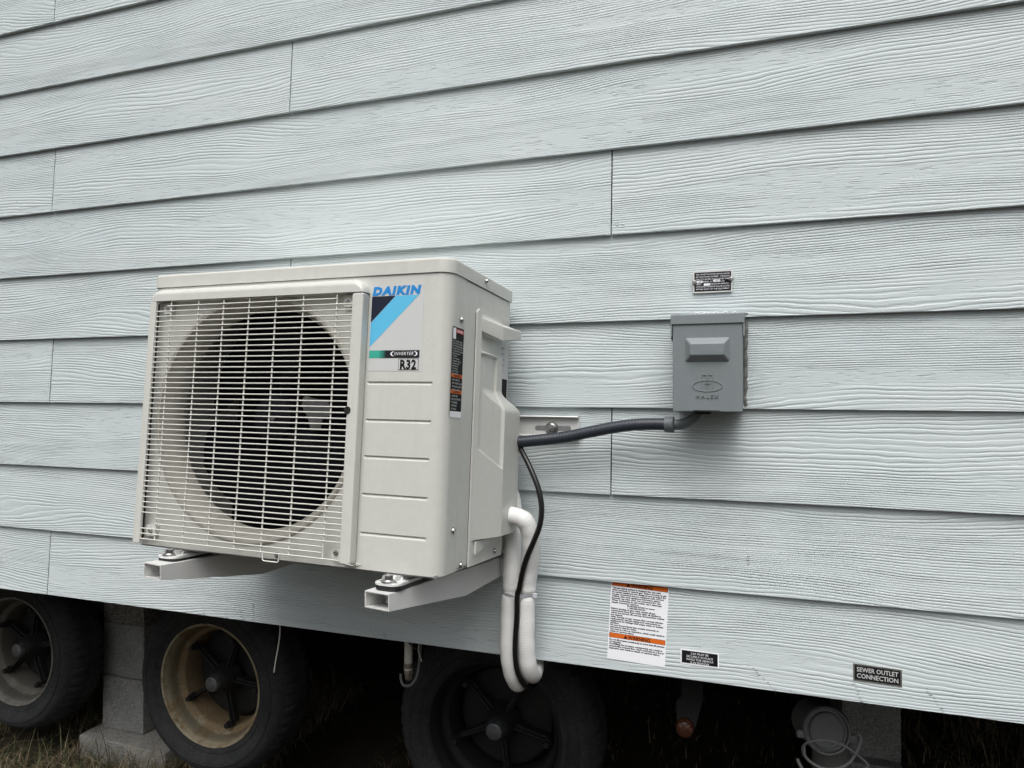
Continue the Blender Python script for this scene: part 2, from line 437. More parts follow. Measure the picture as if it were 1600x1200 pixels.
_font = {}
def lettering(lines, P, ux, uz, nrm, lh, mat, parent, name='lettering', width=None, cap=None, bold=0., shear=0., align='CENTER', lift=.0003, justify=False, fill=.72, depth=0., space=1., stretch=1.):
    """flat print: one mesh for the text block. P = top-centre or top-left of the block; lh = line pitch"""
    P, ux, uz, nrm = (Vector(v) for v in (P, ux, uz, nrm))
    B = bmesh.new()
    for i, ln in enumerate(lines):
        if not ln: continue
        opts = {}
        if isinstance(ln, tuple): ln, opts = ln
        cu = bpy.data.curves.new('tmp', 'FONT'); cu.body = ln; cu.size = 1.; cu.resolution_u = 2; cu.offset = bold; cu.shear = shear; cu.fill_mode = 'FRONT'; cu.space_character = space
        ob = bpy.data.objects.new('tmp', cu); COL.objects.link(ob)
        me = bpy.data.meshes.new_from_object(ob)
        bpy.data.objects.remove(ob); bpy.data.curves.remove(cu)
        if len(me.vertices) == 0: bpy.data.meshes.remove(me); continue
        xs = [v.co.x for v in me.vertices]
        x0, x1 = min(xs), max(xs)
        ch = cap if cap else lh * fill           # cap height in metres; bfont caps ~0.73 of size
        sy = ch / .73; sx = sy * opts.get("sx", stretch)
        wd = opts.get('width', width if (justify or opts.get('fit')) else None)
        if wd: sx = wd / (x1 - x0)
        if width and (x1 - x0) * sx > width: sx = width / (x1 - x0)
        tw = (x1 - x0) * sx
        al = opts.get('align', align)
        ox = {'CENTER': -tw / 2, 'LEFT': 0, 'RIGHT': -tw}[al] + opts.get('dx', 0)
        b = bmesh.new(); b.from_mesh(me); bpy.data.meshes.remove(me)
        for v in b.verts:
            X = ox + (v.co.x - x0) * sx; Z = -i * lh - ch + v.co.y * sy
            v.co = P + ux * X + uz * Z + nrm * lift
        m = {v: B.verts.new(v.co) for v in b.verts}
        for f in b.faces:
            try: B.faces.new([m[v] for v in f.verts])
            except ValueError: pass
        b.free()
    B.normal_update()
    fl = [f for f in B.faces if f.normal.dot(nrm) < 0]
    if fl: bmesh.ops.reverse_faces(B, faces=fl)
    if depth: bmesh.ops.solidify(B, geom=B.faces[:], thickness=depth)
    return _obj(name, B, mat, parent, None, 35, None, None)

def panel(name, x0, x1, z0, z1, y, th, mat, parent, r=.0, bev=0.):
    """thin plate facing -y whose front is at y"""
    pts = rrect(x0, z0, x1, z1, r) if r else [(x0, z0), (x1, z0), (x1, z1), (x0, z1)]
    return new().prism(pts, y, y + th, 'xz', bev).to(name, mat, parent)

def screw_bm(c, axis, r=.006):
    """pan-head screw with washer and cross recess, facing -axis side given by vector"""
    a = Vector(axis).normalized(); q = a.to_track_quat('Z', 'Y').to_matrix().to_4x4(); q.translation = Vector(c)
    b = new()
    b.revolve([(r * 1.25, 0), (r * 1.25, .0012), (r, .0014), (r * .95, .003), (r * .7, .0045), (r * .35, .0046), (r * .3, .0030), (.0001, .0030)], (0, 0, 0), 'z', 16)
    bmesh.ops.transform(b.bm, matrix=q, verts=b.bm.verts)
    return b

# ------------------------------------------------------------------ ground
gb = new()
xs = sorted(set([-60, -30, -15, -8] + [-5 + .16 * i for i in range(60)] + [6, 9, 15, 30, 60])); ys = sorted(set([-60, -30, -12, -6, -3] + [-2 + .16 * i for i in range(44)] + [6, 10, 20, 40, 60]))
def gh(x, y):
    return .022 * math.sin(2.3 * x + .7) * math.cos(1.9 * y) + .012 * math.sin(6.1 * x + 3.3 * y) + .008 * math.sin(11 * y - 4 * x)
gb.grid([[(x, y, GZ + (gh(x, y) if abs(x) < 5.2 and -3 < y < 5.5 else 0)) for x in xs] for y in ys])
ground = gb.to('ground', 'soil', kind='structure')
tag(ground, 'bare brown soil and dead grass running under the house')

# ------------------------------------------------------------------ the house
P_ = .178; JX = -.9816; JD = .790; BL = 3.66
X0, X1 = -5.2, 4.6
home = thing('mobile_home', (0, 2.1, GZ), 'pale grey house on wheels clad in lapped wood-grain boards', 'mobile home')
def board(x0, x1, row, z1=None):
    zb = -row * P_; dy = random.uniform(-.0006, .0006)
    zt = zb + .202; th = .0090; lean = .0098 / .178
    y0 = dy; y1 = lean * (zt - zb) + dy
    b = new()
    # cross-section: small round-over along the bottom front edge
    sec = [(y0 + th, zb), (y0 + .0012, zb), (y0 + .0003, zb + .0005), (y0, zb + .0016), (y1, zt), (y1 + th, zt)]
    b.prism(sec, x0, x1, 'yz')
    return b.to('siding_board', 'siding', home, angle=20)
rows = range(-6, 10)
for r in rows:
    off = JX + JD * (r % 3) * 1.0
    if r % 3 == 0: off = JX
    elif r % 3 == 1: off = JX + 2 * JD
    else: off = JX + JD
    js = [off + k * BL for k in (-3, -2, -1, 0, 1, 2)]
    js = [X0] + [j for j in js if X0 + .05 < j < X1 - .05] + [X1]
    for a, b in zip(js, js[1:]):
        g0 = 0 if a == X0 else .0014; g1 = 0 if b == X1 else .0014
        board(a + g0, b - g1, r)
ZT = 6 * P_ + .2
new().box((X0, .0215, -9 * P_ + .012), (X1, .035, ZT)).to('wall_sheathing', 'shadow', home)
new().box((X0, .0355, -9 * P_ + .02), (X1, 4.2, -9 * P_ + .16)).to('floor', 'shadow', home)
new().box((X0, 4.1, -9 * P_ + .165), (X1, 4.2, ZT)).to('rear_wall', 'siding', home)
new().box((X0 - .02, .0, -9 * P_), (X0 - .001, 4.2, ZT)).to('end_wall', 'siding', home)
new().box((X1 + .001, .0, -9 * P_), (X1 + .02, 4.2, ZT)).to('end_wall', 'siding', home)
new().box((X0 - .2, -.25, ZT + .005), (X1 + .2, 4.45, ZT + .08)).to('roof', 'roof', home)
new().box((X0, 4.205, GZ - .05), (X1, 4.23, -9 * P_ + .16)).to('skirt_blocker', 'shadow', home)  # unseen far-side skirt, added to keep light out from under the floor
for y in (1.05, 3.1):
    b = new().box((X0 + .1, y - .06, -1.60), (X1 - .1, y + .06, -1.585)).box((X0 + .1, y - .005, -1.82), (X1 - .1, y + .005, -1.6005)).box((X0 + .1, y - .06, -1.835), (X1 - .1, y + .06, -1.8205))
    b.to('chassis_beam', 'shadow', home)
# nails poking out under the lowest lap
for px, yy, ln in ((-.603, .0285, .016), (-.474, .0285, .016), (-.236, .0285, .010)):
    new().revolve([(.0001, 0), (.0034, 0), (.004, .002), (.004, ln)], (px, yy, -1.602 - ln + .004), 'z', 10, ).to('nail_tip', 'screw', home)

# dark scuffs caught on the ridges near the lower edge
rs_ = random.Random(5)
for (xa, za, xb, zb2, nn) in ((-.289, -1.560, -.285, -1.600, 9), (-.330, -1.575, -.318, -1.598, 5), (-.436, -1.585, -.436, -1.600, 4), (.078, -1.590, .080, -1.601, 4), (.868, -1.560, .912, -1.599, 11), (1.050, -1.570, 1.060, -1.600, 6), (1.165, -1.562, 1.190, -1.599, 8), (.866, -1.352, .864, -1.366, 3), (-.37, -1.59, -.366, -1.60, 2)):
    b = new()
    for i in range(nn):
        t = i / max(1, nn - 1); x = xa + (xb - xa) * t + rs_.uniform(-.002, .002); z = za + (zb2 - za) * t
        r_ = 8 if z > -1.424 else 9
        y = .0098 / .178 * (z + r_ * P_) - .0007; hw = rs_.uniform(.001, .0045); hh = rs_.uniform(.0004, .0009)
        b.poly([(x - hw, y, z), (x, y, z - hh), (x + hw, y, z + .0004), (x, y, z + hh)])
    b.to('scuff', 'scuff', home)
for x, z, r_ in ((.622, -.694, 4), (-.206, -1.478, 9), (.611, -.690, 4)):
    new().revolve([(.0001, .0003), (.0028, .0003), (.0034, -.0004), (.0040, .0002)], (x, .0098 / .178 * (z + r_ * P_) - .0006, z), 'y', 12).to('nail_head', 'siding', home)

# wheels ------------------------------------------------------------
def wheel(cx, cz, rim_mat, rim_label, turn, y_off=0.):
    c = (cx, y_off, cz); n = 216
    prof = [(.186, .412), (.190, .398), (.196, .390), (.206, .386), (.212, .3845), (.214, .3855), (.224, .380), (.245, .3745), (.262, .3735), (.264, .3715), (.268, .3715), (.270, .3740), (.290, .3765), (.306, .3830), (.318, .3925),
            (.329, .4010), (.339, .4130), (.345, .4270), (.349, .4460), (.350, .4700), (.344, .4720), (.344, .4780), (.350, .4800), (.350, .5200), (.344, .5220), (.344, .5280), (.350, .5300), (.348, .5550), (.344, .5700), (.330, .5850), (.30, .605), (.25, .61), (.20, .60), (.186, .588)]
    prof = [(r if r < .214 else .214 + (r - .214) * .62, y if y < .40 else .40 + (y - .40) * .62) for r, y in prof]
    def lug(k, j, r):
        if k in (15, 16, 17, 18) and (j % 4) == 0: return r - (.004, .007, .008, .005)[k - 15]
        if k in (27, 28, 29) and (j % 4) == 2: return r - .007
        if k in (19, 22, 23, 26) and (j % 6) == 0: return r - .004
        return r
    t = new().revolve(prof, c, 'y', n, fn=lug).to('tyre', 'tyre', home, angle=28, origin=(cx, y_off + .48, cz))
    rp = [(.188, .4030), (.1915, .3955), (.1955, .3905), (.1965, .3870), (.1935, .3850), (.1895, .3868), (.1870, .3935), (.1850, .4040), (.1810, .4090), (.1770, .4180), (.1755, .4340), (.1700, .4420), (.1610, .4480), (.1560, .4560), (.1540, .4900), (.1540, .5350), (.165, .556), (.178, .575), (.190, .59)]
    new().revolve(rp, c, 'y', 72).to('rim', rim_mat, t, rim_label, origin=(cx, y_off + .45, cz))
    # brake drum, five-spoke hub, cap, clamps
    new().revolve([(.0001, .500), (.125, .500), (.138, .506), (.141, .515), (.141, .56), (.0001, .562)], c, 'y', 40).to('brake_drum', 'hub', t)
    hb = new().revolve([(.0001, .418), (.030, .418), (.036, .426), (.040, .440), (.052, .480)], c, 'y', 32)
    for k in range(5):
        a = R_(turn + 72 * k); q = Matrix.Rotation(-a, 4, 'Y'); q.translation = Vector((cx, y_off, cz))
        s = new().prism([(.034, -.012), (.10, -.007), (.146, -.009), (.149, 0), (.146, .009), (.10, .007), (.034, .012)], .458, .480, 'xz', .003)
        s.prism([(.04, -.003), (.14, -.0025), (.14, .0025), (.04, .003)], .448, .4575, 'xz', .0015)
        hb.add(s.bm, q)
        cl = new().box((.136, .4385, -.012), (.152, .4575, .012), .004)
        cl.revolve([(.0001, .424), (.0085, .424), (.0095, .427), (.0095, .4380), (.012, .4382), (.012, .441)], (.144, 0, 0), 'y', 6)
        bmesh.ops.transform(cl.bm, matrix=q, verts=cl.bm.verts)
        cl.to('rim_clamp', 'hub', t)
    hb.to('hub', 'hub', t)
    new().revolve([(.0001, .394), (.019, .394), (.0225, .396), (.0245, .4005), (.0255, .4100), (.0245, .4175)], c, 'y', 32).to('hub_cap', 'cap', t)
    return t
w1 = wheel(-1.675, -1.984, 'rimg', 'dusty grey steel rim', 80, .02)
w2 = wheel(-.772, -1.975, 'rimr', 'rusty tan steel rim', 68, 0.)
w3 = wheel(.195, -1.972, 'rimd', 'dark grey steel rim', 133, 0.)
for d in w1.children:
    if d.name.startswith('rim') and 'clamp' not in d.name:
        pass
# size moulded on the sidewall of the first tyre
for k, ch in enumerate('8-14.5'):
    a = R_(-2 - 5.6 * k); r = .233
    ctr = Vector((-1.675 + r * math.cos(a), .3945, -1.984 + r * math.sin(a)))
    ux = Vector((math.sin(a), 0, -math.cos(a))); uz = Vector((math.cos(a), 0, math.sin(a)))
    lettering([ch], ctr + uz * .0105, ux, uz, (0, -1, 0), .02, 'tyre', w1, name='sidewall_character', cap=.018, bold=.03, lift=.0012)

# axle tubes
for cx, cz in ((-1.675, -1.984), (-.772, -1.975), (.195, -1.972)):
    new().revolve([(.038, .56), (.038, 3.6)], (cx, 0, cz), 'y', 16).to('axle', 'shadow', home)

# amber marker light under the floor edge
mb = new().prism([(.727, -1.60), (.772, -1.60), (.772, -1.69), (.760, -1.735), (.757, -1.75), (.718, -1.75), (.716, -1.70), (.727, -1.69)], .125, .131, 'xz').to('light_bracket', 'shadow', home)
new().revolve([(.0001, .104), (.010, .1045), (.016, .107), (.0185, .112), (.0195, .118), (.0195, .1245)], (.735, 0, -1.751), 'y', 32).to('marker_light', 'amber', home, 'round amber marker lamp')

# ------------------------------------------------------------------ piers
def block(lo, hi, label, mat='conc', group='concrete blocks of the piers', name='concrete_block'):
    b = new().box(lo, hi, .004, 2)
    # roughen the arrises a little
    bmesh.ops.subdivide_edges(b.bm, edges=[e for e in b.bm.edges if e.calc_length() > .05], cuts=12, use_grid_fill=True)
    for v in b.bm.verts:
        v.co += Vector([random.uniform(-.0014, .0014) for _ in range(3)])
    o = b.to(name, mat, None, angle=60)
    return tag(o, label, 'concrete block', group)
block((-1.462, .50, GZ - .02), (-1.062, .90, -2.292), 'low speckled concrete pad lying on the grass under the left block pier', 'concp', None, 'concrete_pad')['category'] = 'concrete pad'
zb = -2.2905
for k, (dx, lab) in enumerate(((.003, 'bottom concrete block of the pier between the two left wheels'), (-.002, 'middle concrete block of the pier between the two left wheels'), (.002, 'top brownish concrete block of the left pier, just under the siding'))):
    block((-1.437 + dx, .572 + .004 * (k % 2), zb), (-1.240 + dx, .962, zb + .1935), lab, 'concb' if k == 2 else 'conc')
    zb += .1965
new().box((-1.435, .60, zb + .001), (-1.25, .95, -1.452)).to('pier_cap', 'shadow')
tag(bpy.data.objects['pier_cap'], 'dark timber cap on top of the left block pier', 'timber cap')
block((1.135, 1.02, -2.17), (1.300, 1.41, -1.975), 'upper concrete block of the right pier, beside the round grey drain cap', group='concrete blocks of the piers')
block((1.075, .98, GZ - .01), (1.300, 1.40, -2.1715), 'lower wider concrete block of the right pier, at the bottom edge', group='concrete blocks of the piers')
sh = new().box((1.13, 1.0, -1.974), (1.375, 1.38, -1.905), .003).to('wood_shim', 'wood')
tag(sh, 'dark reddish brown timber block on top of the right concrete pier', 'timber block')

# ------------------------------------------------------------------ wall bracket
wb = thing('wall_bracket', (.13, -.02, -1.43), 'white steel wall bracket with two arms carrying the outdoor unit', 'wall bracket')
def arm(front, wall, ztf, ztw, label):
    """front/wall: (x,y) of the right-hand lower edge; 48 mm wide inverted channel, deeper towards the wall"""
    f, wv = Vector((*front, 0)), Vector((*wall, 0)); d = (wv - f); L = d.length; d.normalize(); s = Vector((d.y, -d.x, 0))  # s: to the right
    W = .051; th = .0018
    def pt(t, side, z): return f + d * (t * L) - s * (W * (1 - side)) + Vector((0, 0, z))
    K = .635
    top = lambda t: ztf + (ztw - ztf) * t
    bot = lambda t: (ztf - .028) + ((-1.4315) - (ztf - .028)) * t / K if t <= K else -1.4315 + (-1.4250 + 1.4315) * (t - K) / (1 - K)
    b = new(); ts = [0, .2, .4, K, .8, 1]
    bmx = b.bm
    def slab(A, Bq):   # two lists of 3-D points forming facing skins
        VA = [bmx.verts.new(p) for p in A]; VB = [bmx.verts.new(p) for p in Bq]; n = len(VA)
        bmx.faces.new(VA); bmx.faces.new(VB[::-1])
        for i in range(n): bmx.faces.new([VA[i], VA[(i + 1) % n], VB[(i + 1) % n], VB[i]])
    for sd in (0, 1):
        i0, i1 = (0, th / W) if sd == 0 else (1 - th / W, 1)
        A = [pt(t, i0, top(t)) for t in ts] + [pt(t, i0, bot(t)) for t in reversed(ts)]
        Bq = [pt(t, i1, top(t)) for t in ts] + [pt(t, i1, bot(t)) for t in reversed(ts)]
        slab(A, Bq)
    A = [pt(0, th / W, top(0)), pt(1, th / W, top(1)), pt(1, 1 - th / W, top(1)), pt(0, 1 - th / W, top(0))]
    slab(A, [p - Vector((0, 0, th)) for p in A])
    A = [pt(0, th / W, bot(0) + th), pt(.55, th / W, bot(.55) + th), pt(.55, 1 - th / W, bot(.55) + th), pt(0, 1 - th / W, bot(0) + th)]
    slab(A, [p - Vector((0, 0, th)) for p in A])
    o = b.to('arm', 'white', wb, label, angle=25)
    # wall flange
    e = pt(1, 1, 0)
    fl = new().box((e.x + .0005, -.032, -1.424), (e.x + .0155, -.0285, -1.372), .0008)
    fl.box((e.x + .0005, -.0283, -1.424), (e.x + .0035, -.002, -1.372))
    fl.to('wall_flange', 'white', wb)
    screw_bm((e.x + .008, -.032, -1.382), (0, -1, 0), .0055).to('bolt', 'screw', wb)
    return o
arm((.3095, -.400), (.369, -.030), -1.3705, -1.3860, None)
arm((-.1715, -.400), (-.105, -.030), -1.3625, -1.3820, None)
rl = new().prism([(-.0185, -1.0875), (-.0170, -1.0855), (-.006, -1.0855), (-.0045, -1.0875), (-.0045, -1.1285), (-.008, -1.1300), (-.010, -1.1285), (-.0085, -1.1265), (-.0068, -1.1255), (-.0068, -1.0900), (-.016, -1.0895)], -.24, .533, 'yz')
rail = rl.to('rail', 'white', wb, 'horizontal wall rail with a slotted right end')
sp = rrect(.438, -1.1165, .516, -1.1065, .0049)
new().prism(sp, -.0076, -.0070, 'xz').to('slot', 'galv', wb)
bolt = new().revolve([(.014, -.0078), (.014, -.0095), (.0105, -.0098), (.0105, -.0165), (.0085, -.0185), (.0001, -.0192)], (.475, 0, -1.1115), 'y', 24)
bolt.to('rail_bolt', 'screw', wb)
for xa in (-.12, .34):
    new().box((xa, -.012, -1.37), (xa + .035, -.0035, -1.131), .001).to('upright', 'white', wb)

# ------------------------------------------------------------------ outdoor unit
MA = rot(-.0308, -.0655, .0073)
W_, D_, H_ = .6763, .286, .5474
ac = thing('air_conditioner', (-W_ / 2, D_ / 2, 0), 'boxy beige outdoor air conditioner with round fan behind a wire grille on the wall bracket', 'air conditioner', matrix=(MA, (.3792, -.3574, -1.3479)))
CX, CZ, RO = -.408, .2595, .238
XL, XS, HB = -W_, -.160, .519
# front panel, left part: square with the round opening
fp = new()
x0, x1, z0, z1 = XL + .012, XS, .0, HB
N = 96; outer = []; ring = []
for j in range(N):
    a = 2 * math.pi * j / N; dx, dz = math.cos(a), math.sin(a)
    t = min(((x1 - CX) / dx if dx > 1e-9 else (x0 - CX) / dx if dx < -1e-9 else 9e9), ((z1 - CZ) / dz if dz > 1e-9 else (z0 - CZ) / dz if dz < -1e-9 else 9e9))
    outer.append(Vector((CX + dx * t, 0, CZ + dz * t))); ring.append(Vector((CX + dx * RO, 0, CZ + dz * RO)))
for (cx_, cz_) in ((x0, z0), (x1, z0), (x0, z1), (x1, z1)):
    k = min(range(N), key=lambda i: (outer[i] - Vector((cx_, 0, cz_))).length); outer[k] = Vector((cx_, 0, cz_))
fp.grid([outer, ring], closed=True)
# right part with pressed grooves
gx = [XS, -.1580, -.1565, -.1535, -.0300, -.0270, -.0256, -.0250]
gz = [0.0]
for zc in (.0625, .130, .196, .2605, .327):
    gz += [zc - .0056, zc - .0042, zc - .0006, zc + .0012, zc + .0022, zc + .0036]
gz += [HB]
rowsg = []
for zv in gz:
    row = []
    for i, xv in enumerate(gx):
        y = 0.
        for zc in (.0625, .130, .196, .2605, .327):
            if abs(zv - (zc - .0006)) < 1e-6 or abs(zv - (zc + .0012)) < 1e-6:
                if i in (3, 4): y = .0034
        row.append((xv, y, zv))
    # rounded front corner and the start of the side
    for k in range(1, 9):
        a = R_(90 * k / 8); row.append((-.025 + .025 * math.sin(a), .025 - .025 * math.cos(a), zv))
    row.append((0, .0610, zv)); row.append((-.0015, .0612, zv)); row.append((-.0015, .075, zv))
    rowsg.append(row)
fp.grid(rowsg)
# left corner
fp.grid([[(XL + .012 - .012 * math.sin(R_(90 * k / 5)), .012 - .012 * math.cos(R_(90 * k / 5)), zv) for k in range(6)] + [(XL, .04, zv)] for zv in (0., HB)])
# returned bottom lip
fp.grid([[(XL + .012, 0.0004, .0003), (-.026, 0.0004, .0003)], [(XL + .012, .012, .002), (-.026, .012, .002)]])
bmesh.ops.remove_doubles(fp.bm, verts=fp.bm.verts, dist=.00002)
front = fp.to('front_panel', 'ac', ac, angle=22)
# side panel with its seam, left side, back, base
sd = new().box((-.004, .0625, .004), (-.0003, D_, HB - .001), .0007, 1)
side = sd.to('side_panel', 'ac', ac, angle=40)
new().box((XL + .0002, .0405, .004), (XL + .004, D_, HB - .001), .0008, 1).to('left_panel', 'ac', ac)
new().box((XL + .0045, D_ - .003, .004), (-.0045, D_, HB - .001), .0008, 1).to('back_panel', 'ac', ac)
new().box((XL + .006, .004, -.0035), (-.006, D_ - .005, .0030), .001, 1).to('base_pan', 'galv', ac)
# lid with rounded top edge and rounded front corners
def lid_outline(inset):
    r = .027; x0, x1, y0, y1 = XL - .002 + inset, .0022 - inset, -.0025 + inset, D_ + .006 - inset
    pts = []
    for cx_, cy_, rr, a0 in ((x1 - r, y0 + r, r, -90), (x1 - .004, y1 - .004, .004, 0), (x0 + .004, y1 - .004, .004, 90), (x0 + .012, y0 + .012, .012, 180)):
        rr = max(rr - inset * .6, .001)
        for k in range(8): 
            a = R_(a0 + 90 * k / 7); pts.append((cx_ + rr * math.cos(a), cy_ + rr * math.sin(a)))
    return pts
lb = new(); prof = [(.0018, HB + .0008), (0, HB + .0008), (0, H_ - .006), (.0007, H_ - .0030), (.0022, H_ - .0010), (.0045, H_), (.02, H_ + .0006)]
rws = [[(x, y, z) for x, y in lid_outline(i)] for i, z in prof]
V = lb.grid(rws, closed=True); lb.bm.faces.new(V[-1]); lb.bm.faces.new(V[0][::-1])
lid = lb.to('lid', 'ac', ac, angle=30)
for y in (.148,): screw_bm((.0024, y, .5345), (1, 0, 0), .0048).to('screw', 'screw', ac)
for y, z in ((.048, .443), (.0465, .073), (.0835, .0085)): screw_bm((.0003, y, z), (1, 0, 0), .0055).to('screw', 'screw', ac)
# bell mouth ring
bp_ = [(.2405, .0002), (.2385, -.0030), (.2345, -.0042), (.2300, -.0030), (.2285, .0010), (.2265, .0040), (.2240, .0085), (.2205, .0160), (.2165, .0240), (.2150, .0340), (.2145, .0420), (.2150, .0480)]
new().revolve(bp_, (CX, 0, CZ), 'y', 128).to('fan_ring', 'bell', ac, angle=50)
# interior: coil at the back, dark lining, partition
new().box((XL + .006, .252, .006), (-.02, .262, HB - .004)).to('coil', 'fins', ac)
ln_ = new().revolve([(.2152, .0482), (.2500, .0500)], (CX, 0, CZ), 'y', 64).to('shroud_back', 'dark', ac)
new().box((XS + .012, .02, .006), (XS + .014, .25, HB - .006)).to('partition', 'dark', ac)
# fan: three swept blades
fan = new().revolve([(.0001, .0520), (.030, .0520), (.044, .0570), (.049, .0700), (.050, .115)], (CX, 0, CZ), 'y', 40)
fanhub = fan.to('fan_hub', 'fan', ac)
for k in range(3):
    b = new(); rw = []
    for i in range(13):
        u = i / 12; r = .045 + u * .160
        sweep = 34 * u * u; half = 22 + 30 * math.sin(min(1, u * 1.15) * math.pi / 2) - 8 * max(0, u - .85) / .15
        row = []
        for j in range(11):
            v = j / 10 * 2 - 1
            a = R_(-20 + 120 * k + sweep + half * v)
            y = .092 + .024 * v * (1 - .25 * u) + .006 * math.sin(v * 2.2)
            row.append((CX + r * math.cos(a), y, CZ + r * math.sin(a)))
        rw.append(row)
    b.grid(rw)
    # thickness
    ge = bmesh.ops.solidify(b.bm, geom=b.bm.faces[:], thickness=.0025)
    b.to('fan_blade', 'fan', ac, angle=60)
screw_bm((CX + .006, .0518, CZ - .001), (0, -1, 0), .0042).to('fan_nut', 'screw', ac)
# grey plate added ahead of the blades, standing in for a glint on one
mm = new().prism([(-.345, .300), (-.338, .306), (-.322, .301), (-.290, .296), (-.276, .284), (-.279, .268), (-.296, .262), (-.300, .240), (-.322, .238), (-.330, .262), (-.346, .285)], .0660, .0675, 'xz').to('blade_glint', 'plate', ac)
new().revolve([(.0001, .12), (.045, .12), (.05, .13), (.05, .24)], (CX, 0, CZ), 'y', 32).to('fan_motor', 'dark', ac)

# grille: frame bands and wires
FY = -.0215
gf = new()
def soft_prism(pts, prof, hold=0):
    # outline shrunk towards the front: upper edge rolls back, lower edge stays straight
    b = bmesh.new(); rows_ = []
    zlo = min(p[1] for p in pts); xa, xb = min(p[0] for p in pts), max(p[0] for p in pts); zhi = max(p[1] for p in pts)
    for y, ins in prof:
        r = []
        for x, z in pts:
            xx = x + (ins * .45 if x < (xa + xb) / 2 else -ins * .45) * (1 if (x - xa < .03 or xb - x < .03) else 0)
            zz = z - ins * max(0, (z - zlo) / (zhi - zlo))
            r.append(b.verts.new((xx, y, zz)))
        rows_.append(r)
    n = len(pts)
    for i in range(len(rows_) - 1):
        for j in range(n): b.faces.new([rows_[i][j], rows_[i][(j + 1) % n], rows_[i + 1][(j + 1) % n], rows_[i + 1][j]])
    b.faces.new(rows_[0]); b.faces.new(rows_[-1][::-1])
    return b
def band(outline_pts, y0, y1, bev): gf.prism(outline_pts, y0, y1, 'xz', bev)
def arc(cx, cz, r, a0, a1, n=7): return [(cx + r * math.cos(R_(a0 + (a1 - a0) * k / n)), cz + r * math.sin(R_(a0 + (a1 - a0) * k / n))) for k in range(n + 1)]
tl, tr = (XL + .013), -.1595
# top band incl. rounded outer corners down to the seam
top = [(tr, .4872)] + arc(tr - .026, .5130 - .026, .026, 1, 90) + arc(tl + .017, .5130 - .017, .017, 90, 179) + [(tl, .4880)]
gf.add(soft_prism(top, [(-.0005, 0), (-.0100, .0006), (-.0170, .0040), (-.0205, .0085), (FY, .0130)], hold=2))
frame = gf.to('grille_top_band', 'acp', ac, angle=40)
rb = new().prism([(-.1845, .0085), (-.164, .0075)] + arc(-.1655, .0125, .0045, -90, 0, 3) + [(-.1600, .4866), (-.1845, .4866)], FY, -.0005, 'xz', .0045)
# finger notch at mid height
rightband = rb.to('grille_right_band', 'acp', ac, angle=40)
new().prism([(tl - .0030, .0055), (-.6485, .0055), (-.6470, .4878), (tl, .4878)], FY, -.0150, 'xz', .0018).to('grille_left_band', 'acp', ac, angle=40)
nb = new().revolve([(.0001, FY - .0006), (.0070, FY - .0006), (.0070, FY + .0015)], (-.1815, 0, .2760), 'y', 28).to('keyhole', 'dark', ac)
new().box((XL + .003, -.0014, .012), (-.6605, -.0006, .486)).to('side_vent', 'dark', ac)
wz = [.0145 + i * (.4770 - .0145) / 45 for i in range(46)]
def hwire(xa, xb, z): return new().tube([(xa, FY + .0025, z), (xb, FY + .0025, z)], .0013, n=6, smooth=False)
w0 = hwire(-.6490, -.1835, wz[0]).to('grille_wire', 'wire', ac, angle=80)
for i, z in enumerate(wz[1:], 1):
    if i in (45,):
        hwire(-.620, -.2170, z).to('grille_wire', 'wire', ac, angle=80); continue
    if i in (3, 4): hwire(-.6130, -.1835, z).to('grille_wire', 'wire', ac, angle=80); continue
    if i in (1, 2): hwire(-.6490, -.2215, z).to('grille_wire', 'wire', ac, angle=80); continue
    dup(w0, (0, 0, z - wz[0]))
v0 = new().tube([(-.6130, FY + .0045, .0135), (-.6105, FY + .0045, .4890)], .0015, n=6, smooth=False).to('grille_upright', 'wire', ac, angle=80)
for xv in (-.5415, -.4785, -.4165, -.3540, -.2920, -.2190): dup(v0, (xv + .6118, 0, 0))
# bottom loop of the grille, corner clips and their screws
new().tube([(-.3500, FY + .0025, .0145), (-.3485, FY + .0025, .0010), (-.3455, FY + .0025, -.0010), (-.3160, FY + .0025, -.0010), (-.3130, FY + .0025, .0010), (-.3120, FY + .0025, .0145)], .0013, n=6, smooth=False).to('grille_loop', 'wire', ac, angle=80)
for cx_, cz_, sx in ((-.6335, .0300, .013), (-.6290, .4740, .011), (-.2005, .4740, .009), (-.1985, .0250, .010)):
    tb = new().prism(rrect(cx_ - sx, cz_ - .011, cx_ + sx, cz_ + .011, .003), -.0085, -.0004, 'xz', .001).to('clip', 'acp', ac)
    screw_bm((cx_, -.0088, cz_), (0, -1, 0), .0040).to('screw', 'screw', ac)
screw_bm((-.3310, -.0008, .0085), (0, -1, 0), .0045).to('screw', 'screw', ac)

# service cover on the right side, a pressed relief with a scooped grip
def ss(a, b, x): x = max(0, min(1, (x - a) / (b - a))); return x * x * (3 - 2 * x)
def cover_h(y, z):
    hm = .0105 + (.0300 - .0105) * (1 - ss(.285, .330, z))            # lower belly against the slim upper part
    slope = .0032 + max(0, (y - .116)) / (.200 - .116) * .0268
    h = min(slope, hm)
    if z > .4: h = min(h, .0045 + .006 * ss(.12, .14, y) * (1 - ss(.455, .468, z)))
    if .396 < z < .436: h -= .0100 * ss(.127, .130, y) * ss(.396, .400, z) * (1 - ss(.432, .436, z))
    # sunken facet with a diagonal lower border
    zl = .215 - (y - .128) / (.196 - .128) * .038
    f = ss(.1270, .1300, y) * (1 - ss(.1960, .1995, y)) * ss(zl - .0008, zl + .0028, z) * (1 - ss(.388, .394, z))
    h -= .0050 * f
    if z < .0475: h = .0032 + (h - .0032) * ss(.0440, .0475, z)
    return h
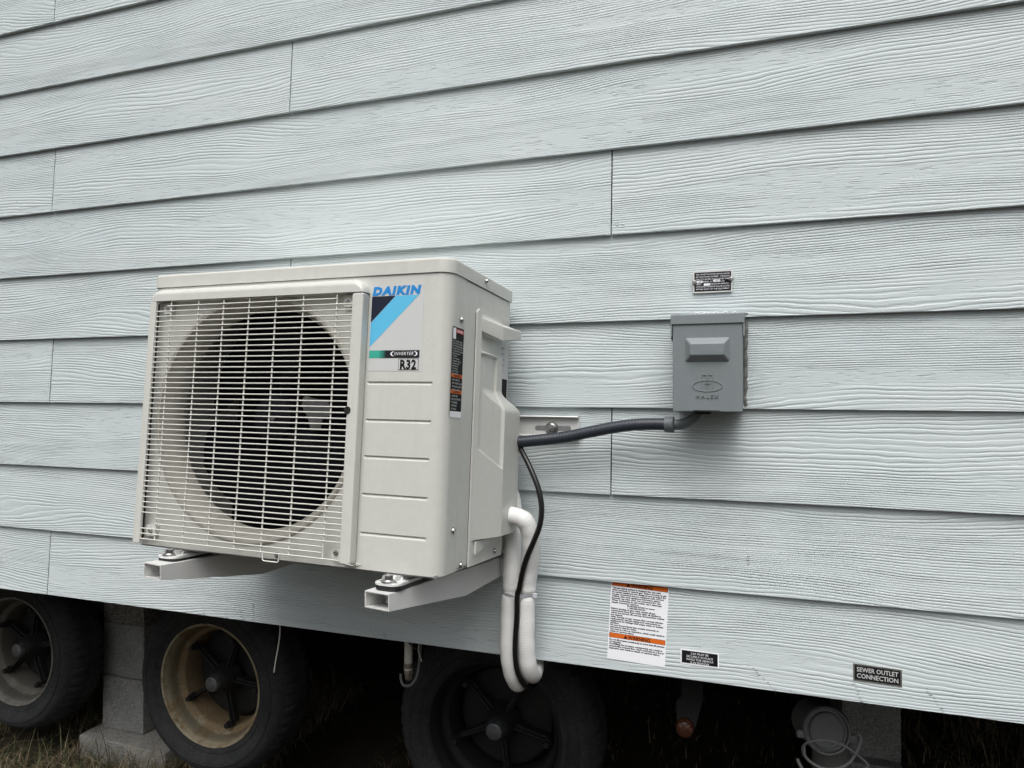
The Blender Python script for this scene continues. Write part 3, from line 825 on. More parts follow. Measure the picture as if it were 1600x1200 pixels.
def y_right(z):
    return .2275 + (.2855 - .2275) * (1 - ss(.286, .325, z))
cv = new(); zsx = sorted(set([.0 + .004 * i for i in range(10)] + [.040 + .0015 * i for i in range(8)] + [.053 + .0022 * i for i in range(151)] + [.385 + .0015 * i for i in range(36)] + [.440 + .004 * i for i in range(10)]))
zsx = [z for z in zsx if z <= .4775]
rwsv = []
for z in zsx:
    yr = y_right(z); yl = .1125
    if z > .4655: q = z - .4655; yl = .1125 + (.012 - math.sqrt(max(0, .012 ** 2 - q * q)))
    if z < .05: yr = .274
    if z > .4655: yr = .2275 - (.006 - math.sqrt(max(0, .012 ** 2 - (z - .4655) ** 2)) * .5)
    ysl = [yl + (yr - yl) * (i / 110) for i in range(111)]
    row = [(-.0002, yl, z)] + [(cover_h(y, z) - (.0012 if i in (0, 110) else 0), y, z) for i, y in enumerate(ysl)] + [(-.0002 if z > .31 or z < .05 else -.0002, yr, z)]
    rwsv.append(row)
Vv = cv.grid(rwsv); cv.bm.faces.new(Vv[0][::-1]); cv.bm.faces.new(Vv[-1])
cover = cv.to('service_cover', 'acp', ac, angle=50)
# the grip: a wedge growing out to the rear
gr = bmesh.new()
gp = [(.0060, .126, .4620), (.0060, .126, .4330), (.0275, .182, .4530), (.0275, .182, .4215), (.0300, .278, .4570), (.0300, .278, .4375), (.0060, .2275, .4625), (.0060, .2275, .4250), (.0060, .278, .4600), (.0060, .278, .4375)]
vv = [gr.verts.new(p) for p in gp]
for f in ((0, 1, 3, 2), (2, 3, 5, 4), (4, 5, 9, 8), (0, 2, 4, 8), (1, 9, 5, 3), (0, 8, 9, 1)): gr.faces.new([vv[i] for i in f])
bmesh.ops.delete(gr, geom=[vv[6], vv[7]], context='VERTS')
bmesh.ops.recalc_face_normals(gr, faces=gr.faces)
bmesh.ops.bevel(gr, geom=gr.edges[:], offset=.0035, segments=3, affect='EDGES', profile=.5)
grip = _obj('grip', gr, 'acp', cover, None, 45, None, None)
# seam shadow gap round the cover: a thin dark backing plate
new().box((-.00035, .1105, -.001), (-.0001, .1122, .4680)).to('cover_gap', 'dark', ac)
screw_bm((.0034, .235, .0125), (1, 0, 0), .0050).to('screw', 'screw', cover)
b = new().prism([(.131, .044), (.205, .044), (.205, .034), (.139, .020), (.131, .020)], .0034, .0085, 'yz', .0012).to('cable_guide', 'acp', cover)

# feet with rubber pads and bolts
def foot(x, y0):
    z0 = -.0165
    f = new()
    f.prism(rrect(x - .024, y0, x + .024, D_ + .018, .012), z0, z0 + .0045, 'xy', .0012)
    f.grid([[(x - .018, y0 + .026, z0 + .0045), (x - .008, y0 + .020, z0 + .0045), (x + .008, y0 + .020, z0 + .0045), (x + .018, y0 + .026, z0 + .0045)],
            [(x - .012, y0 + .040, -.002), (x - .008, y0 + .036, -.002), (x + .008, y0 + .036, -.002), (x + .012, y0 + .040, -.002)]])
    f.grid([[(x + .0205, y, z0 + .0045), (x + .0140, y, z0 + .0065), (x + .0120, y, -.002)] for y in (y0 + .012, D_)])
    f.grid([[(x - .0205, y, z0 + .0045), (x - .0140, y, z0 + .0065), (x - .0120, y, -.002)] for y in (y0 + .012, D_)])
    ft = f.to('foot', 'white', ac, angle=30)
    new().prism(rrect(x - .0235, y0 + .002, x + .0235, D_ + .010, .0115), z0 - .0082, z0 - .0002, 'xy', .0018).to('rubber_pad', 'rubber', ft)
    bb = new().revolve([(.0001, z0 + .0165), (.0068, z0 + .0165), (.0078, z0 + .0150), (.0078, z0 + .0085)], (x, y0 + .013, 0), 'z', 6)
    bb.revolve([(.0140, z0 + .0048), (.0140, z0 + .0064), (.0105, z0 + .0070), (.0095, z0 + .0084), (.0001, z0 + .0085)], (x, y0 + .013, 0), 'z', 20)
    bb.to('bolt', 'screw', ft)
    # threaded end and nut inside the arm
    bb = new().revolve([(.0035, z0 - .030), (.0035, z0 - .007)], (x, y0 + .013, 0), 'z', 10, True)
    bb.revolve([(.0001, z0 - .019), (.0075, z0 - .019), (.0075, z0 - .012), (.0001, z0 - .012)], (x, y0 + .013, 0), 'z', 6)
    bb.to('bolt_end', 'galv', ft)
foot(-.085, -.030); foot(-.573, -.028)

# stickers on the unit ------------------------------------------------
st = panel('front_sticker', -.1565, -.0505, .3475, .5010, -.0004, .0002, 'silver', ac)
n_ = (0, -1, 0); U, Z_ = (1, 0, 0), (0, 0, 1)
def tri(name, pts, mat, par, y=-.0007): return new().prism(pts, y, y + .0002, 'xz').to(name, mat, par)
tri('dark_wedge', [(-.1550, .4815), (-.1070, .4815), (-.1552, .4345)], 'navy', st)
tri('blue_stripe', [(-.1062, .4815), (-.0600, .4815), (-.1555, .3905), (-.1553, .4335)], 'sky', st)
tri('strip', [(-.1555, .3705), (-.0545, .3700), (-.0545, .3838), (-.1555, .3842)], 'strip', st)
lettering(['DAIKIN'], (-.1052, -.0006, .4985), U, Z_, n_, .015, 'blue', st, width=.0985, cap=.0145, bold=.07, shear=.16, justify=True, space=1.22)
lettering(['INVERTER'], (-.0850, -.0009, .3812), U, Z_, n_, .008, 'wht', st, width=.0380, cap=.0060, bold=.0, shear=.2, justify=True, space=1.15)
for sgn in (-1, 1):
    pts = []
    for k in range(13):
        a = R_(-62 + 124 * k / 12); pts.append((-.0850 + sgn * (.0165 + .0105 * math.cos(a)), .3777 + .0050 * math.sin(a)))
    for k in range(12, -1, -1):
        a = R_(-62 + 124 * k / 12); pts.append((-.0850 + sgn * (.0165 + .0078 * math.cos(a)), .3777 + .0040 * math.sin(a)))
    tri('print_mark', pts, 'wht', st, -.0011)
panel('refrigerant_frame', -.0955, -.0555, .3490, .3690, -.0007, .0002, 'blk', st, r=.002)
panel('refrigerant_field', -.0946, -.0564, .3499, .3681, -.0009, .0002, 'silver', st, r=.0015)
lettering(['R32'], (-.0755, -.0009, .3672), U, Z_, n_, .02, 'blk', st, width=.0320, cap=.0162, bold=.042, justify=True, space=1.1)

def side_panel_sticker(name, y0, y1, z0, z1, mat, parent, x=.0005):
    return new().box((x - .0003, y0, z0), (x, y1, z1)).to(name, mat, parent)
SU, SZ, SN = (0, 1, 0), (0, 0, 1), (1, 0, 0)
ws = side_panel_sticker('warning_label', .0155, .0608, .2690, .4275, 'blk', ac, .0004)
side_panel_sticker('label_code_field', .0157, .0606, .2692, .2800, 'wht', ws, .0006)
side_panel_sticker('label_icon', .0175, .0280, .4060, .4255, 'wht', ws, .0006)
side_panel_sticker('label_heading', .0300, .0595, .4175, .4245, 'red', ws, .0006)
side_panel_sticker('label_heading', .0165, .0600, .3390, .3455, 'orange', ws, .0006)
side_panel_sticker('label_heading', .0165, .0600, .3110, .3175, 'orange', ws, .0006)
lettering([('DANGER', dict(dx=.006))], (.0006, .0380, .4232), SU, SZ, SN, .005, 'wht', ws, cap=.0042, bold=.02)
lettering(['WARNING'], (.0006, .0385, .3446), SU, SZ, SN, .005, 'blk', ws, cap=.0044, bold=.02)
lettering(['CAUTION'], (.0006, .0385, .3166), SU, SZ, SN, .005, 'blk', ws, cap=.0044, bold=.02)
T1 = ['HIGH VOLTAGE INSIDE', 'DISCONNECT ALL REMOTE', 'POWER BEFORE SERVICING', 'FAILURE TO DO SO MAY', 'CAUSE PROPERTY DAMAGE', 'PERSONAL INJURY', 'OR DEATH', 'HAUTE TENSION', 'COUPER TOUTES LES', 'SOURCES AVANT', 'ENTRETIEN DE', 'CET APPAREIL', 'NE PAS OUVRIR', 'SOUS TENSION']
lettering([(s_, dict(align='LEFT')) for s_ in T1], (.0006, .0175, .4040), SU, SZ, SN, .0044, 'silver', ws, width=.0415, cap=.0026, align='LEFT')
lettering([(s_, dict(align='LEFT')) for s_ in ('HOT SURFACE', 'KEEP HANDS CLEAR', 'OF MOVING PARTS', 'WEAR GLOVES')], (.0006, .0195, .3365), SU, SZ, SN, .0058, 'silver', ws, width=.0385, cap=.0034, align='LEFT')
lettering([(s_, dict(align='LEFT')) for s_ in ('SHARP FINS', 'DO NOT REMOVE', 'THIS LABEL', 'OR PANEL', 'BY HAND')], (.0006, .0195, .3085), SU, SZ, SN, .0056, 'silver', ws, width=.0385, cap=.0034, align='LEFT')
rs = side_panel_sticker('rating_label', .2285, .2800, .2900, .4560, 'silver', ac, .0002)
side_panel_sticker('label_field', .2420, .2798, .3100, .3560, 'blk', rs, .0004)
lettering(['DAIKIN'], (.0004, .2570, .4535), SU, SZ, SN, .008, 'navy', rs, width=.028, cap=.0058, bold=.04, shear=.2, justify=True)
lettering(['MODEL', 'VOLTS', 'HERTZ', 'AMPS', 'R32'], (.0004, .2500, .4200), SU, SZ, SN, .0115, 'blk', rs, width=.024, cap=.0045)

# ------------------------------------------------------------------ electrical disconnect
eb = thing('electrical_box', (.795, -.045, -1.075), 'grey metal disconnect box with a hooded top and raised grip on the cladding', 'electrical box')
new().box((.7335, -.0840, -1.0700), (.8565, .012, -.8950), .0015).to('enclosure', 'gbox', eb)
lidb = new().box((.7325, -.0905, -1.0715), (.8570, -.0850, -.9085), .0018)
elid = lidb.to('door', 'gbox', eb)
hood = new().prism([(-.0935, -.9095), (-.0930, -.8925), (-.0905, -.8905), (.012, -.8800), (.012, -.8950), (-.0845, -.8950), (-.0845, -.9070), (-.0915, -.9070)], .7290, .8605, 'yz', .0006)
hood.to('hood', 'gbox', eb, angle=25)
for xa, xb in ((.7290, .7316), (.8579, .8605)):
    new().prism([(-.0925, -.9080), (-.030, -.9080), (-.072, -.9400), (-.0925, -.9330)], xa, xb, 'yz', .0004).to('hood_cheek', 'gbox', eb)
rg = new(); ox = [(.7555, -.9795), (.8345, -.9795), (.8345, -.9355), (.7555, -.9355)]; ix = [(.7655, -.9675), (.8245, -.9675), (.8245, -.9470), (.7655, -.9470)]
def ringpts(pts, y): 
    (a, b), (c, d) = pts[0], pts[2]
    return [(x, y, z) for x, z in rrect(a, b, c, d, .0035, 4)]
Vr = rg.grid([ringpts(ox, -.0904), ringpts(ox, -.0912), ringpts([(.7645, -.9685), 0, (.8255, -.9460)], -.1005), ringpts([(.7665, -.9665), 0, (.8235, -.9480)], -.1018)], closed=True)
rg.bm.faces.new(Vr[-1]); rg.to('raised_grip', 'gbox', elid, angle=30)
# embossed maker's mark: twin bars in an oval, word below
def oval(cx_, cz_, a_, b_, wdt, y0, y1, nm):
    o_ = new(); rwa = []
    for rad, y in ((1 + wdt, y0), (1 + wdt * .5, y1), (1 - wdt * .5, y1), (1 - wdt, y0)):
        rwa.append([(cx_ + a_ * rad * math.cos(2 * math.pi * k / 48), y, cz_ + b_ * rad * math.sin(2 * math.pi * k / 48)) for k in range(48)])
    o_.grid(rwa, closed=True); return o_.to(nm, 'gbox', elid, angle=50)
oval(.795, -1.0245, .0265, .0100, .045, -.0903, -.0917, 'embossed_oval')
for xc in (.7895, .8005):
    for (xa, xb) in ((xc - .0042, xc - .0034), (xc + .0034, xc + .0042)):
        new().box((xa, -.0919, -1.0285), (xb, -.0903, -1.0040)).to('embossed_bar', 'gbox', elid)
    new().box((xc - .0042, -.0919, -1.0048), (xc + .0042, -.0903, -1.0040)).to('embossed_bar', 'gbox', elid)
new().box((.7895, -.0919, -1.0205), (.8005, -.0903, -1.0197)).to('embossed_bar', 'gbox', elid)
hl = lettering(['HALEX'], (.795, -.0905, -1.0400), U, Z_, n_, .008, 'gbox', elid, width=.040, cap=.0068, bold=.0, justify=True, lift=.0016, depth=.0018, space=1.25)
new().prism(rrect(.7690, -1.0712, .8170, -1.0690, .001), -.0912, -.0880, 'xz').to('hasp_slot', 'dark', elid)
new().box((.772, -.083, -1.0775), (.800, -.030, -1.0705), .001).to('hub_plate', 'dark', eb)
# caulk bead round the box, uneven
cb = new()
def bead(pts, r0):
    cb.tube(pts, lambda t: r0 * (1 + .12 * math.sin(37 * t) + .08 * math.sin(91 * t + 1)), n=8, res=5)
bead([(.7305, .004 + .001 * (i % 2), -1.045 + i * .0125 + random.uniform(-.002, .002)) for i in range(13)], .0050)
bead([(.8600 + random.uniform(-.0008, .0014), .0035, -1.062 + i * .0125) for i in range(14)], .0042)
bead([(.728 + i * .0125, .003, -.8835 + random.uniform(-.001, .001)) for i in range(12)], .0038)
cb.to('caulk_bead', 'caulk', eb)
cbm = new().tube([(.765 + i * .006, -.001, -.8805 + .0018 * math.sin(i * 2.1)) for i in range(14)], .0009, n=6).to('caulk_smear', 'wht', eb)

# conduit and its fittings
cdn = thing('conduit', (.55, -.04, -1.14), 'dark grey flexible conduit sagging from the unit to the disconnect box', 'conduit')
new().tube([(.330, -.075, -1.1450), (.380, -.066, -1.1415), (.420, -.060, -1.1385), (.480, -.050, -1.1320), (.520, -.046, -1.1260), (.562, -.044, -1.1165), (.605, -.043, -1.1075), (.645, -.043, -1.1010), (.680, -.043, -1.0985), (.716, -.043, -1.0982)], .0118, n=20, res=8).to('flexible_tube', 'conduit', cdn, angle=60)
new().revolve([(.0118, .7120), (.0148, .7125), (.0152, .7150), (.0152, .7220), (.0162, .7235), (.0162, .7285), (.0140, .7305), (.0100, .7310)], (0, -.043, -1.0982), 'x', 24).to('gland_nut', 'fit', cdn)
new().tube([(.7300, -.043, -1.0982), (.7420, -.043, -1.0975), (.7540, -.044, -1.0940), (.7650, -.046, -1.0875), (.7740, -.048, -1.0795), (.7785, -.049, -1.0705)], .0102, n=16, res=6).to('elbow', 'fit', cdn)

# ------------------------------------------------------------------ pipes, cable, tie
def sq(t): return .0176 * (1 + .02 * math.sin(60 * t))
def hose(name, pts, label, pinch):
    def rad(t):
        r = .0178 * (1 + .018 * math.sin(47 * t) + .012 * math.sin(113 * t + 1))
        return r * (1 - .15 * math.exp(-((t - pinch) / .012) ** 2))
    o = new().tube(pts, rad, n=24, res=14).to(name, 'foam', None, angle=70)
    return tag(o, label, 'insulated pipe', 'white insulated pipes beside the unit')
PL = [(.345, -.045, -1.195), (.372, -.040, -1.215), (.396, -.038, -1.255), (.402, -.042, -1.300), (.4035, -.050, -1.360), (.4030, -.056, -1.405), (.4025, -.059, -1.4475), (.4000, -.060, -1.480), (.3985, -.060, -1.530), (.3990, -.058, -1.580), (.4025, -.049, -1.616), (.4055, -.024, -1.646), (.4000, .016, -1.656), (.3920, .050, -1.640), (.3860, .070, -1.600), (.382, .080, -1.540)]
PR = [(.350, -.103, -1.2840), (.392, -.103, -1.2825), (.424, -.101, -1.2835), (.4440, -.096, -1.2930), (.4520, -.089, -1.3150), (.4520, -.080, -1.345), (.4460, -.068, -1.385), (.4400, -.061, -1.420), (.4375, -.059, -1.4475), (.4365, -.059, -1.480), (.4355, -.059, -1.530), (.4370, -.056, -1.572), (.4375, -.046, -1.604), (.4370, -.020, -1.626), (.4310, .018, -1.632), (.4230, .050, -1.612), (.4170, .068, -1.560), (.414, .076, -1.52)]
hose('insulated_pipe', PL, 'white wrapped pipe nearer the unit, passing behind the elbow and down', 6 / 15)
hose('insulated_pipe', PR, 'white wrapped pipe that elbows out of the service cover, right of the black cable', 8 / 17)
cable = new().tube([(.370, -.040, -1.110), (.405, -.045, -1.135), (.434, -.070, -1.165), (.458, -.086, -1.200), (.4740, -.094, -1.235), (.4800, -.098, -1.270), (.4760, -.100, -1.302), (.4640, -.099, -1.332), (.4500, -.095, -1.362), (.4380, -.089, -1.395), (.4295, -.083, -1.430), (.4245, -.082, -1.4475), (.4235, -.081, -1.490), (.4205, -.081, -1.535), (.4205, -.080, -1.575), (.4235, -.066, -1.614), (.4290, -.030, -1.650), (.4280, .018, -1.664), (.424, .062, -1.645), (.42, .082, -1.58)], .0056, n=12, res=8).to('power_cable', 'cable')
tag(cable, 'thin black cable curving down between the two white pipes', 'cable')
ct = new(); rp_ = []
ctpts = []
for k in range(33):
    a = 2 * math.pi * k / 32
    ctpts.append((.4200 + .0345 * math.cos(a) * (1 if abs(math.cos(a)) < .8 else .985), -.0610 + .0185 * math.sin(a) - (.0065 if math.sin(a) < -.3 else 0) * math.exp(-(math.cos(a) / .3) ** 2), -1.4480 + .0012 * math.cos(a)))
ct.grid([[(x, y, z + dz) for x, y, z in ctpts] for dz in (-.0026, .0026)])
bmesh.ops.solidify(ct.bm, geom=ct.bm.faces[:], thickness=.0014)
tie = thing('cable_tie', (.42, -.061, -1.448), 'pale nylon cable tie cinching the pipes and black cable together', 'cable tie')
ct.to('strap', 'nylon', tie, angle=50)
new().box((.4520, -.0680, -1.4530), (.4610, -.0600, -1.4440), .001).to('head', 'nylon', tie)

# ------------------------------------------------------------------ notices on the cladding
def wall_y(row, z):       # front of the board at height z
    return .0098 / .178 * (z + row * P_)
# rating plate above the box
rp = thing('notice_plate', (.7995, 0, -.840), 'small black notice plate with silver rim screwed above the disconnect box', 'notice plate')
yp = -.0006
panel('plate', .7620, .8370, -.8400, -.7970, yp - .0012, .0012, 'rimw', rp, r=.003)
panel('plate_field', .7650, .8342, -.8372, -.7998, yp - .0015, .0002, 'blk', rp, r=.0008)
TX = ['THIS CONNECTION IS FOR HEATING AND/OR', 'AIR CONDITIONING EQUIPMENT.  THE BRANCH', 'CIRCUIT IS RATED AT NOT MORE THAN', '       AMPERES, AT         VOLTS,', '   HERTZ,            CONDUCTOR AMPACITY.', 'A DISCONNECTING MEANS SHALL BE LOCATED', 'WITHIN SIGHT OF THE EQUIPMENT.']
lettering(TX, (.7996, yp - .0015, -.8023), U, Z_, n_, .00485, 'wht', rp, width=.0640, cap=.0029, bold=.004)
for a, b, c in ((.7695, .7808, -.8205), (.8010, .8130, -.8195), (.7830, .7950, -.8262)):
    panel('write_in_field', a, b, c, c + .0046, yp - .0018, .0002, 'wht', rp)
lettering(['20'], (.7752, yp - .0018, -.8165), U, Z_, n_, .004, 'blk', rp, cap=.0032, shear=.3)
lettering(['120'], (.8070, yp - .0018, -.8155), U, Z_, n_, .004, 'blk', rp, cap=.0032, shear=.3)
for x_, z_ in ((.7650, -.8190), (.8335, -.8155)): screw_bm((x_, yp - .0016, z_), (0, -1, 0), .0036).to('screw', 'screw', rp)
# gas warning sheet, slightly skewed
wn = thing('warning_sticker', (.652, 0, -1.584), 'tall white warning sticker with two orange bands near the bottom of the cladding', 'warning sticker')
yw = .0015
def skew(x, z):  # sheet hangs a touch clockwise
    return x + (z + 1.50) * .045, z - (x - .652) * .035
pts = [skew(.5945, -1.5820), skew(.7110, -1.5820), skew(.7110, -1.4235), skew(.5945, -1.4235)]
sheet_lean = .0098 / .178
def lean(o):      # the sheet lies on the sloping board
    for v in o.data.vertices:
        wz_ = v.co.z + FR[o.name].z
        v.co.y += (wz_ + 1.602) * sheet_lean
    return o
lean(new().prism(pts, -.0006, -.0003, 'xz').to('sheet', 'wht', wn))
ux_ = Vector((1, 0, -.035)); uz_ = Vector((.045, 0, 1))
for z_ in (-1.4350, -1.5390):
    p4 = [skew(.5962, z_), skew(.7095, z_), skew(.7095, z_ + .0098), skew(.5962, z_ + .0098)]
    lean(new().prism(p4, -.0007, -.0006, 'xz').to('band_rim', 'blk', wn))
    p4 = [skew(.5969, z_ + .0006), skew(.7088, z_ + .0006), skew(.7088, z_ + .0092), skew(.5969, z_ + .0092)]
    lean(new().prism(p4, -.0009, -.0007, 'xz').to('orange_band', 'orange', wn))
    q = skew(.6570, z_ + .0083)
    lean(lettering(['WARNING'], (q[0], -.0009, q[1]), ux_, uz_, n_, .008, 'blk', wn, width=.0445, cap=.0068, bold=.03, justify=True, lift=.0002))
    a, b = skew(.6270, z_ + .0016); c, d = skew(.6335, z_ + .0084)
    lean(new().prism([(a - .0008, b), (a + .0068, b - .0002), (a + .0032, b + .0066)], -.0012, -.0010, 'xz').to('alert_triangle', 'blk', wn))
B1 = ['This gas piping system is designed for use with', 'either propane or natural gas.  Before turning on gas', 'be certain appliances are designed and arranged for', 'the gas connected and are equipped with correct', 'orifices. (See each appliance instruction plate.)', 'Securely cap inlet when not connected for use.', 'When connecting to site outlet, use a listed gas', 'supply connector rated at', ('100,000 BTUH or more', dict(dx=.037)), ('200,000 BTUH', dict(dx=.037)),
      'Before turning on gas, make certain all gas', 'connections have been made tight, all appliance', 'valves are turned off, and any unconnected outlets', 'are capped.', 'After turning on gas, except after normal cylinder', 'replacement, test gas piping and connections to', 'appliances for leakage with soapy water or bubble', 'solution.', 'Do not use products that contain ammonia or', 'chlorine to test for leaks.', 'Can lead to a fire or explosion, which could result in', 'death or serious injury.']
q = skew(.5972, -1.4372)
lean(lettering(B1, (q[0], -.0006, q[1]), ux_, uz_, n_, .00415, 'blk', wn, width=.1100, cap=.0029, bold=.055, align='LEFT', lift=.0002, stretch=1.32))
B2 = ['Do not fill propane container(s) to more than 80 percent', 'of capacity.', 'Overfilling the propane container(s) can result in', 'uncontrolled propane flow, which could lead to a fire or', 'explosion and result in death or serious injury.']
q = skew(.5972, -1.5412)
lean(lettering(B2, (q[0], -.0006, q[1]), ux_, uz_, n_, .00425, 'blk', wn, width=.1110, cap=.0030, bold=.055, align='LEFT', lift=.0002, stretch=1.32))
for i in (8, 9):
    q = skew(.6300, -1.4372 - i * .00415 - .0030)
    lean(new().box((q[0], -.0010, q[1]), (q[0] + .0030, -.0008, q[1] + .0030)).to('tick_box', 'blk' if i == 8 else 'silver', wn))
def small_notice(name, label, x0, x1, z0, z1, slope, lines, rim, cat, lh, cap_, fg):
    t = thing(name, ((x0 + x1) / 2, 0, z0), label, cat)
    sk = lambda x, z: (x, z + (x - x0) * slope)
    def pl(nm, e, y0, y1, m):
        p4 = [sk(x0 + e, z0 + e), sk(x1 - e, z0 + e), sk(x1 - e, z1 - e), sk(x0 + e, z1 - e)]
        return lean(new().prism(p4, y0, y1, 'xz').to(nm, m, t))
    pl('backing', 0, -.0008, -.0004, rim); pl('black_field', .0026, -.0010, -.0008, 'blk')
    xm = (x0 + x1) / 2
    lean(lettering(lines, (xm, -.0010, z1 - .0050 + (xm - x0) * slope), (1, 0, slope), (0, 0, 1), n_, lh, fg, t, width=(x1 - x0) - .012, cap=cap_, bold=.0 if lh < .008 else .012, lift=.0002))
    return t
small_notice('cap_notice', 'small black and white notice right of the tall warning sticker, lettered CAP MUST BE', .7375, .8110, -1.5720, -1.5430, -.012, ['CAP MUST BE', 'SECURELY IN PLACE', 'WHILE THE VEHICLE', 'IS IN MOTION'], 'wht', 'notice', .0057, .0041, 'wht')
small_notice('sewer_notice', 'peeling black foil notice lettered SEWER OUTLET CONNECTION at the lower right', 1.0475, 1.1270, -1.5635, -1.5330, -.022, ['SEWER OUTLET', 'CONNECTION'], 'foil', 'notice', .0112, .0082, 'silver')

# ------------------------------------------------------------------ under the edge
dp = thing('drain_outlet', (1.06, .30, -2.0), 'round grey drain cap with a looped strap hanging below the cladding', 'drain outlet')
tc = (1.022, 0, -1.750)
tl_ = Matrix.Translation(Vector((1.022, .20, -1.750))) @ Matrix.Rotation(R_(-12), 4, 'X') @ Matrix.Rotation(R_(14), 4, 'Z')
def tilt(b): bmesh.ops.transform(b.bm, matrix=tl_, verts=b.bm.verts); return b
tilt(new().revolve([(.0001, .004), (.030, .004), (.0335, .0035), (.0345, -.001), (.0365, -.0015), (.0375, .003), (.0380, .008), (.0425, .0085), (.0432, .0060), (.0438, .0030), (.0470, .0020), (.0490, .0045), (.0495, .0120), (.0485, .0250), (.0460, .0260), (.0455, .10)], (0, 0, 0), 'y', 48)).to('cap', 'pvcg', dp)
for s_ in (-1, 1): tilt(new().box((s_ * .053 - .008, .006, -.020), (s_ * .053 + .008, .020, -.004), .003)).to('cap_lug', 'pvcg', dp)
new().tube([(1.034, .30, -1.770), (1.040, .34, -1.85), (1.040, .345, -1.96), (1.040, .345, -2.10)], .040, n=24, res=6).to('drain_pipe', 'pvcg', dp)
new().tube([(.972, .160, -1.790), (.970, .158, -1.772), (.980, .150, -1.757), (.997, .146, -1.748), (1.020, .145, -1.7445), (1.045, .146, -1.750), (1.066, .150, -1.763), (1.082, .155, -1.776), (1.092, .158, -1.788), (1.083, .158, -1.800), (1.070, .16, -1.812), (1.050, .16, -1.83)], .0026, n=8).to('strap', 'pvcg', dp)
new().tube([(.972, .150, -1.765), (.974, .150, -1.785), (.988, .150, -1.798), (1.010, .150, -1.805), (1.036, .150, -1.800), (1.056, .150, -1.786), (1.068, .152, -1.768), (1.077, .155, -1.748), (1.080, .158, -1.735), (1.074, .160, -1.728)], .0030, n=8).to('strap_loop', 'pvcg', dp)
new().tube([(.958, .12, -1.780), (.962, .12, -1.790), (.972, .12, -1.804), (.99, .12, -1.815)], .0034, n=8).to('strap_end', 'pvcg', dp)
pv = thing('supply_pipe', (.06, .15, -1.76), 'short white plastic pipe with a hose clamp poking out below the cladding', 'pipe')
new().tube([(.0605, .15, -1.56), (.0605, .15, -1.735)], .0105, n=20, smooth=False).to('pipe_stub', 'pvc', pv)
new().revolve([(.0115, -1.722), (.0118, -1.715), (.0118, -1.711), (.0108, -1.710)], (.0605, .15, 0), 'z', 20).to('hose_clamp', 'brass', pv)
new().revolve([(.0001, -1.752), (.0085, -1.752), (.0100, -1.746), (.0100, -1.738), (.0122, -1.736), (.0122, -1.728), (.0106, -1.726)], (.0605, .15, 0), 'z', 6).to('barb', 'brass', pv)
new().tube([(.098, .14, -1.60), (.0985, .14, -1.655), (.0960, .138, -1.705), (.090, .135, -1.738), (.076, .132, -1.757), (.058, .132, -1.760), (.048, .135, -1.748), (.046, .138, -1.735)], .0034, n=8).to('wire_loop', 'pvcg', pv)
new().tube([(.030, .13, -1.60), (.050, .125, -1.632), (.075, .124, -1.650), (.094, .125, -1.665)], .0022, n=8).to('wire_strand', 'rubber', pv)
new().tube([(.104, .12, -1.60), (.1055, .12, -1.64), (.1025, .12, -1.665), (.112, .12, -1.69)], .0012, n=6).to('wire_strand', 'pvc', pv)
dw = new().tube([(-.2560, .060, -1.590), (-.2540, .060, -1.640), (-.2590, .060, -1.680), (-.2660, .060, -1.715), (-.2710, .060, -1.745)], .0016, n=6).to('loose_wire', 'pvc')
tag(dw, 'thin white wire dangling below the cladding right of the rusty wheel', 'wire')

# ------------------------------------------------------------------ grass
rg_ = random.Random(3)
gv, gfc = [], []
def blade(x, y, L, wdt, bend, az, seg=4, z0=None):
    b0 = len(gv); dx, dy = math.cos(az), math.sin(az); z = (GZ + gh(x, y) - .004) if z0 is None else z0
    px, py = -dy, dx
    for i in range(seg + 1):
        t = i / seg; wv = wdt * (1 - t ** 1.6) * .5 + .00015
        a = bend * t; s = L * t
        hx = s * math.sin(a); hz = s * math.cos(a)
        cx_, cy_, cz_ = x + dx * hx, y + dy * hx, z + hz
        gv.append((cx_ - px * wv, cy_ - py * wv, cz_)); gv.append((cx_ + px * wv, cy_ + py * wv, cz_))
    for i in range(seg): gfc.append((b0 + 2 * i, b0 + 2 * i + 1, b0 + 2 * i + 3, b0 + 2 * i + 2))
def ok(x, y):
    if -1.49 < x < -1.03 and .47 < y < .93: return False
    for cx_ in (-1.675, -.772, .195):
        if abs(x - cx_) < .16 and .37 < y < .62: return False
    return True
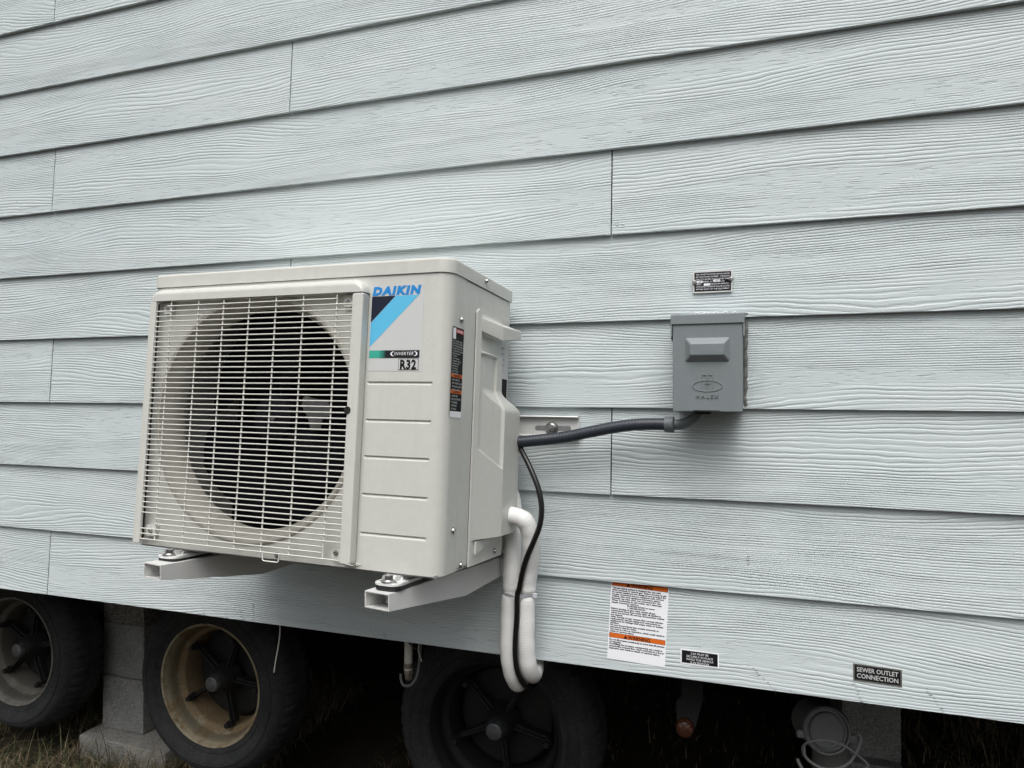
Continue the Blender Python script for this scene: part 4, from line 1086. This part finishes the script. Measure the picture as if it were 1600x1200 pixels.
def scatter(n, xa, xb, ya, yb, lmin, lmax, clump=0):
    for _ in range(n):
        x, y = rg_.uniform(xa, xb), rg_.uniform(ya, yb)
        if clump: 
            d = math.sin(5 * x + 2) * math.sin(6.5 * y + 1) + .5 * math.sin(13 * x) * math.cos(11 * y)
            if rg_.random() > .45 + .5 * d: continue
        if not ok(x, y): continue
        blade(x, y, rg_.uniform(lmin, lmax) * (1.0 if rg_.random() < .9 else 1.6), rg_.uniform(.0016, .0038), rg_.uniform(.3, 1.9), rg_.uniform(0, 6.28))
scatter(34000, -3.2, -.75, -.5, 1.3, .05, .14)
scatter(8000, -3.0, -.9, -.2, 1.0, .10, .22, 1)
scatter(2500, -.6, 3.2, -1.6, .6, .03, .08)
scatter(2500, -.4, 1.3, .6, 3.2, .02, .06)
scatter(7000, 1.25, 3.6, .6, 3.2, .05, .18)
scatter(9000, -4.8, .5, -1.9, -.5, .04, .12)
# long stray stalks beside the pad and wheel
for x, y, L, bd, az in ((-1.50, .46, .26, .5, 2.6), (-1.56, .42, .22, .9, .3), (-1.42, .40, .24, 1.1, .5), (-1.62, .40, .20, .6, 5.9), (-1.30, .42, .20, .7, 1.), (-1.20, .44, .18, 1.2, 2.8), (-1.45, .30, .25, .4, 3.4), (-1.70, .35, .24, .7, 2.), (-1.0, .45, .22, 1., 5.9), (-.98, .44, .26, .9, 6.1), (-1.05, .40, .20, 1.3, 3.)):
    blade(x, y, L, .0024, bd, az, 7)
# fallen straw
for _ in range(2600):
    x, y = rg_.uniform(-2.8, -.7), rg_.uniform(-.4, 1.1)
    if ok(x, y): blade(x, y, rg_.uniform(.06, .18), rg_.uniform(.0014, .0026), rg_.uniform(1.2, 1.55), rg_.uniform(0, 6.28), 2, GZ + gh(x, y) + rg_.uniform(.005, .06))
me = bpy.data.meshes.new('grass'); me.from_pydata(gv, [], gfc); me.materials.append(MT['grass'])
go = bpy.data.objects.new('grass', me); COL.objects.link(go)
tag(go, 'matted dry and green grass round the wheels and pads', 'grass', kind='stuff')

# ------------------------------------------------------------------ lift everything so that the ground is at zero
for o in list(S.objects):
    if o.parent is None: o.location.z += ZO
